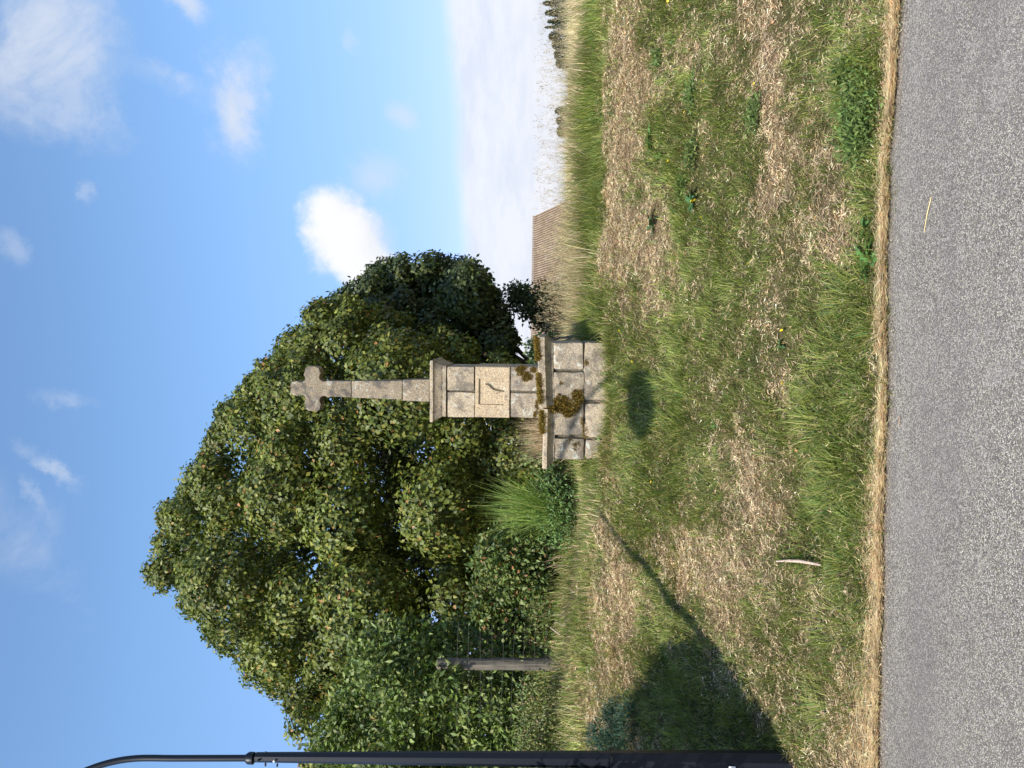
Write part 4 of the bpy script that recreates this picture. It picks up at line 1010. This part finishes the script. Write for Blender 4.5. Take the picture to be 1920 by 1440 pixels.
# ------------------------------------------------------------------ far trees on the skyline
M_far = leafmat('far_leaf', .7, .2, .2)
def far_tree(u, vt, wpx, Yd, kind, lab, cols):
    bz = float(H(P(u, 1060, Yd)[0], Yd))
    base = P(u, 1060, Yd); base[2] = bz; k = Yd/F; ht = P(u, vt-(7 if kind == 'c' else 2), Yd)[2]-bz; r = wpx*k*(.62 if kind == 'c' else .5)
    n_ = 700; f = rng.random(n_)**.8
    if kind == 'c': prof = (1-f)*1.0+.05
    else: prof = np.sqrt(np.clip(1-(2*f-.9)**2*.8, 0, 1))
    a = rng.uniform(0, 6.28, n_); rr_ = r*prof*np.sqrt(rng.random(n_))
    pts = np.stack([rr_*np.cos(a), rr_*np.sin(a), ht*(.08+.92*f)], -1)
    s = r*.35
    V, F_, C = leaves(pts, nrm(pts*np.array([1, 1, .2])+1e-3), np.full(n_, s), np.full(n_, s*.6), pal(n_, cols, [1]*len(cols), .2), .1)
    t = thing('pine_tree' if kind == 'c' else 'field_tree', lab, 'tree', tuple(base), 0, 'trees on the far skyline')
    link('crown', mesh_np('crown', V, F_, C), M_far, t)
    tubes_obj('trunk', [([(0, 0, -.2), (0, 0, ht*.5), (0, 0, ht*.9)], [ht*.03, ht*.022, ht*.006])], M_bark, t, 6)
DK = [(.05, .075, .05), (.065, .09, .06)]; BRN = [(.09, .09, .055), (.12, .11, .065)]
for (u, vt, w_, Yd, kd, lab, cl_) in [
    (1452, 1030, 26, 150, 'c', 'conifer at the very right edge of the far skyline trees', DK), (1434, 1028, 22, 150, 'c', 'tallest dark conifer of the far skyline trees', DK),
    (1416, 1031, 24, 150, 'c', 'dense dark conifer beside the tallest one on the skyline', DK), (1400, 1036, 20, 155, 'c', 'narrow conifer in the middle of the far skyline trees', DK),
    (1389, 1030, 13, 150, 'c', 'thin spiky conifer on the far skyline', DK), (1372, 1033, 24, 150, 'b', 'brownish round tree on the far skyline', BRN), (1356, 1038, 20, 155, 'b', 'small brownish tree left of the round skyline tree', BRN),
    (1338, 1043, 24, 160, 'b', 'low brown-green tree on the far skyline', BRN), (1322, 1046, 22, 160, 'b', 'low dark tree at the left end of the skyline trees', DK),
    (1232, 1044, 16, 170, 'b', 'tiny tree standing alone on the skyline', BRN), (1214, 1046, 18, 170, 'b', 'tiny low tree beside the lone skyline tree', BRN), (1194, 1048, 24, 170, 'b', 'flat low bush on the skyline right of the barn', BRN)]:
    far_tree(u, vt, w_, Yd, kd, lab, cl_)

# ------------------------------------------------------------------ weeds, flowers, litter
def leaf_mesh(L, w, seed, lobed=0., curl=.5):
    R = random.Random(seed); n = 9; V = []; Fq = []
    for i in range(n):
        f = i/(n-1); ww = w*math.sin(math.pi*min(1, f*.93+.04))**.8*(1+lobed*(1 if i % 2 else -1)*.5)
        ang = .75-curl*f*1.6; x_ = L*f*math.cos(ang*.5); z_ = L*(.42*f-.42*curl*f*f*1.5)
        V += [(x_, -ww, z_+ww*.35), (x_, 0, z_), (x_, ww, z_+ww*.35)]
    for i in range(n-1):
        for j in (0, 1): Fq.append((i*3+j, i*3+j+1, i*3+j+4, i*3+j+3))
    me = bpy.data.meshes.new('leaf'); me.from_pydata(V, [], Fq); me.update()
    me.polygons.foreach_set('use_smooth', np.ones(len(me.polygons), bool)); return me
M_weed = simple('weed_leaf', (.085, .19, .045), .5, 0, 40, .3, .3); M_weed2 = simple('weed_leaf_dark', (.05, .12, .04), .45, 0, 40, .3, .3)
def rosette(u, v, n, L, w, lobed, label, m=M_weed, lift=.005, tilt=.0, seed=1):
    q = G(u, v, lift); R = random.Random(seed)
    t = thing('weed_plant', label, 'weed', tuple(q))
    ms = [leaf_mesh(L*s, w*s, seed+i, lobed, c_) for i, (s, c_) in enumerate(((1, .5), (.8, .3), (1.1, .7)))]
    for mm_ in ms: mm_.materials.append(m)
    for i in range(n):
        o = link('leaf', ms[i % 3], None, t); o.rotation_euler = (R.uniform(-.25, .25), R.uniform(-.5, .15), 2.4*i+R.uniform(-.3, .3))
rosette(950, 1636, 14, .12, .017, .9, 'large bright green dandelion rosette overhanging the asphalt edge', seed=3)
rosette(1010, 1628, 7, .07, .018, .2, 'small broad-leaved weed beside the large rosette at the asphalt edge', seed=5)
rosette(1020, 1229, 8, .13, .024, .3, 'bluish green thistle rosette in the dry turf right of the cross', M_weed2, seed=8)
rosette(1060, 1303, 7, .11, .02, .5, 'small dark weed in the turf below the thistle rosette', M_weed2, seed=11)
rosette(1160, 1225, 8, .10, .018, .5, 'leafy weed in the dry turf towards the right', M_weed, seed=13)
rosette(1145, 1240, 6, .1, .016, .5, 'second leafy weed close below the dry turf weed on the right', M_weed, seed=14)
rosette(1185, 1225, 6, .1, .02, .2, 'weed with pale leaves in the mown turf at the right', M_weed, seed=17)
rosette(715, 1115, 9, .16, .03, .2, 'dock plant growing against the middle of the pedestal', M_weed2, .03, seed=19)
rosette(755, 1100, 7, .14, .025, .2, 'tall dock leaves at the right part of the pedestal foot', M_weed, .04, seed=23)
rosette(620, 1125, 7, .10, .02, .2, 'small weed at the left foot of the pedestal', M_weed, .02, seed=29)
rosette(790, 1470, 7, .06, .01, .4, 'tiny weed in the mown turf below the cross', M_weed2, seed=31)
rosette(640, 1345, 8, .06, .010, .4, 'tiny bright weed in the turf left of centre', M_weed, seed=37)
# lush leafy clumps near the asphalt edge, right
def leafy(u, v, r, h, n, label, cols=[(.115, .17, .045), (.165, .225, .065), (.08, .125, .04)], L=.034, w=.012):
    q = G(u, v); pts = np.stack([rng.normal(0, r*.5, n), rng.normal(0, r*.5, n), np.abs(rng.normal(0, h*.5, n))], -1)
    V, F_, C = leaves(pts, nrm(pts+np.array([0, 0, .02])), np.full(n, L), np.full(n, w), pal(n, cols, [2]*len(cols)), 0)
    t = thing('leafy_weed', label, 'weed', tuple(q)); link('foliage', mesh_np('foliage', V, F_, C), M_grass, t)
    R = random.Random(n); tubes_obj('stems', [([(0, 0, -.01), tuple(pts[i]*.5), tuple(pts[i])], [.002, .0015, .001]) for i in range(0, n, 14)], M_weed, t, 4)
LW = [(.10, .17, .04), (.14, .21, .05), (.075, .13, .035)]
leafy(1180, 1620, .11, .09, 900, 'lush dark green leafy weed clump at the asphalt edge, right')
leafy(1225, 1628, .12, .10, 900, 'lush weed clump in the middle of the row along the right asphalt edge')
leafy(1270, 1620, .09, .08, 600, 'lush weed clump at the right end of the row')
leafy(1300, 1592, .06, .07, 300, 'pale green leafy weed behind the lush row at right', FRESH)
leafy(1230, 1420, .10, .05, 400, 'low green leafy patch above the dry strip on the right')
leafy(1150, 1300, .10, .05, 400, 'low clover-like weed in the right turf', BR[:4])
leafy(1260, 1300, .12, .05, 450, 'low green weed between dry patches on the right')
leafy(1330, 1240, .08, .05, 250, 'small green weed in the upper right dry turf')
leafy(1090, 1280, .1, .04, 300, 'small dark weed right of centre in the turf', BR[:3])
# yellow flowers
LM = [(705, 1150, 'at the pedestal foot'), (705, 1230, 'by the lantern shadow'), (400, 1250, 'beside the lamp post shadow'), (550, 1420, 'near the bare patch'), (990, 1568, 'near the round dry mound'),
      (950, 1636, 'near the dandelion rosette'), (1020, 1229, 'near the bluish thistle rosette'), (1230, 1620, 'near the lush weed row'), (1200, 1450, 'on the dry strip at right'), (1160, 1230, 'by the right turf weeds'),
      (940, 1410, 'in the lush turf right of centre'), (1400, 1180, 'near the far right of the bank'), (1150, 1085, 'in the tall grass at right'), (920, 1160, 'on the dry patch right of the pedestal'), (680, 1480, 'midway between cross and road'), (1420, 1290, 'at the right edge'), (300, 1400, 'inside the left dry grass')]
_seen = {}
def where(u, v, what):
    d_ = sorted(LM, key=lambda q: math.hypot(u-q[0], (v-q[1])*1.4))[0]
    side = ('on its upper' if v < d_[1] else 'on its lower')+(' left side' if u < d_[0] else ' right side')
    lab = what+' '+d_[2]+', '+side
    k = _seen.get(lab, 0); _seen[lab] = k+1
    return lab if not k else lab.replace('small yellow flower', 'yellow flower', 1).replace('curled dead', 'crumpled dead', 1)
M_yel = simple('yellow_petal', (.85, .62, .02), .5, 0, 60, .1, .1)
def flower_mesh():
    V = []; Fq = []; n = 12
    for i in range(n):
        a = 2*math.pi*i/n; c_, s_ = math.cos(a), math.sin(a); k = len(V)
        V += [(0, 0, 0), (.008*c_-.003*s_, .008*s_+.003*c_, .002), (.0135*c_, .0135*s_, .004), (.008*c_+.003*s_, .008*s_-.003*c_, .002)]; Fq.append((k, k+3, k+2, k+1))
    k = len(V)
    for i in range(6): a = math.pi*i/3; V.append((.004*math.cos(a), .004*math.sin(a), .004))
    Fq.append(tuple(range(k, k+6)))
    me = bpy.data.meshes.new('flower_head'); me.from_pydata(V, [], Fq); me.update(); me.materials.append(M_yel); return me
fm = flower_mesh()
stm, sq_ = tube([(0, 0, -.05), (.003, 0, -.02), (0, 0, 0)], [.0012]*3, 4)
sm = bpy.data.meshes.new('stem'); sm.from_pydata([tuple(v) for v in stm], [], sq_); sm.update(); sm.materials.append(M_weed)
for i, (u, v) in enumerate([(1283, 1428), (945, 1415), (1065, 1315), (1033, 1327), (1139, 1264), (1085, 1248), (1288, 1332), (1230, 1295), (1180, 1296), (762, 1196), (820, 1481), (768, 1236), (722, 1483), (718, 1484), (536, 1232), (670, 1206), (672, 1206), (678, 1285), (1022, 1317), (1438, 1264), (1377, 1126), (1373, 1112), (1368, 1134), (1130, 1078), (1126, 1082), (1268, 1116), (936, 1163), (920, 1172), (820, 1172), (1063, 1310), (748, 1177), (705, 1486)]):
    q = G(u, v, .045); t = thing('yellow_flower', where(u, v, 'small yellow flower'), 'flower', tuple(q), i*1.3, 'yellow flowers scattered over the bank')
    s = .85 if v > 1180 else 1.3
    t.scale = (s, s, 1)
    o = link('flower_head', fm, None, t); o.rotation_euler = (.5*math.sin(i*7)+.35, .4*math.cos(i*5), 0); link('stem', sm, None, t)
# bleached stick, straws, fallen leaves
def lying(name, label, cat, pts, rads, m):
    q = [G(u, v, l) for (u, v, l) in pts]; b0 = q[0]; t = tubes_obj(name, [([p-b0 for p in q], rads)], m, None, 7)
    t.location = tuple(b0); t['label'] = label; t['category'] = cat
lying('stick', 'bleached curved stick lying in the grass at left', 'stick', [(387, 1474, .05), (388, 1495, .045), (387, 1518, .05), (383, 1540, .045), (380, 1556, .05)], [.004, .008, .009, .008, .005], M_stick)
lying('straw_stalk', 'single yellow straw lying on the asphalt at right', 'straw', [(1071, 1749, .004), (1040, 1743, .006), (1005, 1736, .005)], [.0016, .002, .0012], simple('yellow_straw', (.72, .55, .25), .6, 0, 50, .1, .1))
lying('straw_stalk', 'short reddish straw lying on the asphalt near the middle', 'straw', [(660, 1688, .003), (650, 1689, .005), (640, 1687, .003)], [.0015, .0018, .001], simple('red_straw', (.42, .25, .14), .6, 0, 50, .1, .1))
lying('stick', 'thin dead twig under the brambles near the wooden post', 'stick', [(305, 1025, .3), (280, 1040, .2), (250, 1058, .05)], [.006, .008, .008], M_stick)
M_dead = simple('dead_leaf', (.48, .24, .11), .7, 0, 50, .3, .3); M_dead2 = simple('dead_leaf_pale', (.62, .42, .26), .7, 0, 50, .2, .3)
dl = [leaf_mesh(.035, .011, 3, .2, .8), leaf_mesh(.03, .009, 5, .3, .2)]
dl[0].materials.append(M_dead); dl[1].materials.append(M_dead2)
for i, (u, v) in enumerate([(1218, 1292), (1214, 1290), (1225, 1288), (1180, 1408), (1050, 1408), (1330, 1262), (1228, 1232), (1290, 1230), (1400, 1455), (975, 1408), (880, 1660), (545, 1655), (930, 1655), (1245, 1680), (600, 1500), (700, 1450), (1350, 1300), (1395, 1178), (1380, 1190), (520, 1350), (300, 1300), (410, 1600)]):
    q = G(u, v, .022); t = link('fallen_leaf', dl[i % 2], None, loc=q, rot=(.2*math.sin(i), .1, i*2.1), label=where(u, v, ('dark', 'pale')[i % 2]+' curled dead leaf'), category='leaf', group='fallen leaves on the bank')
# grit washed on to the road edge
n_ = 900; gx_ = rng.uniform(-2.4, 2.4, n_); gy_ = edge(gx_)-np.abs(rng.normal(0, .18, n_))-.01
s_ = rng.uniform(.0015, .004, n_); base_v = np.array([(1, 0, 0), (-1, 0, 0), (0, 1, 0), (0, -1, 0), (0, 0, .8), (0, 0, -.3)])
V = (np.stack([gx_, gy_, s_*.4], -1)[:, None]+base_v[None]*s_[:, None, None]*rng.uniform(.7, 1.3, (n_, 6, 1))).reshape(-1, 3)
f_ = np.array([(0, 2, 4), (2, 1, 4), (1, 3, 4), (3, 0, 4)]); i_ = np.arange(n_)*6
link('road_grit', mesh_np('road_grit', V, (i_[:, None, None]+f_[None]).reshape(-1, 3), np.repeat(pal(n_, [(.35, .30, .24), (.22, .19, .16), (.5, .44, .36)], [1, 1, 1]), 6, 0)), M_vcol, kind='stuff', label='loose grit at the edge of the asphalt', category='grit')
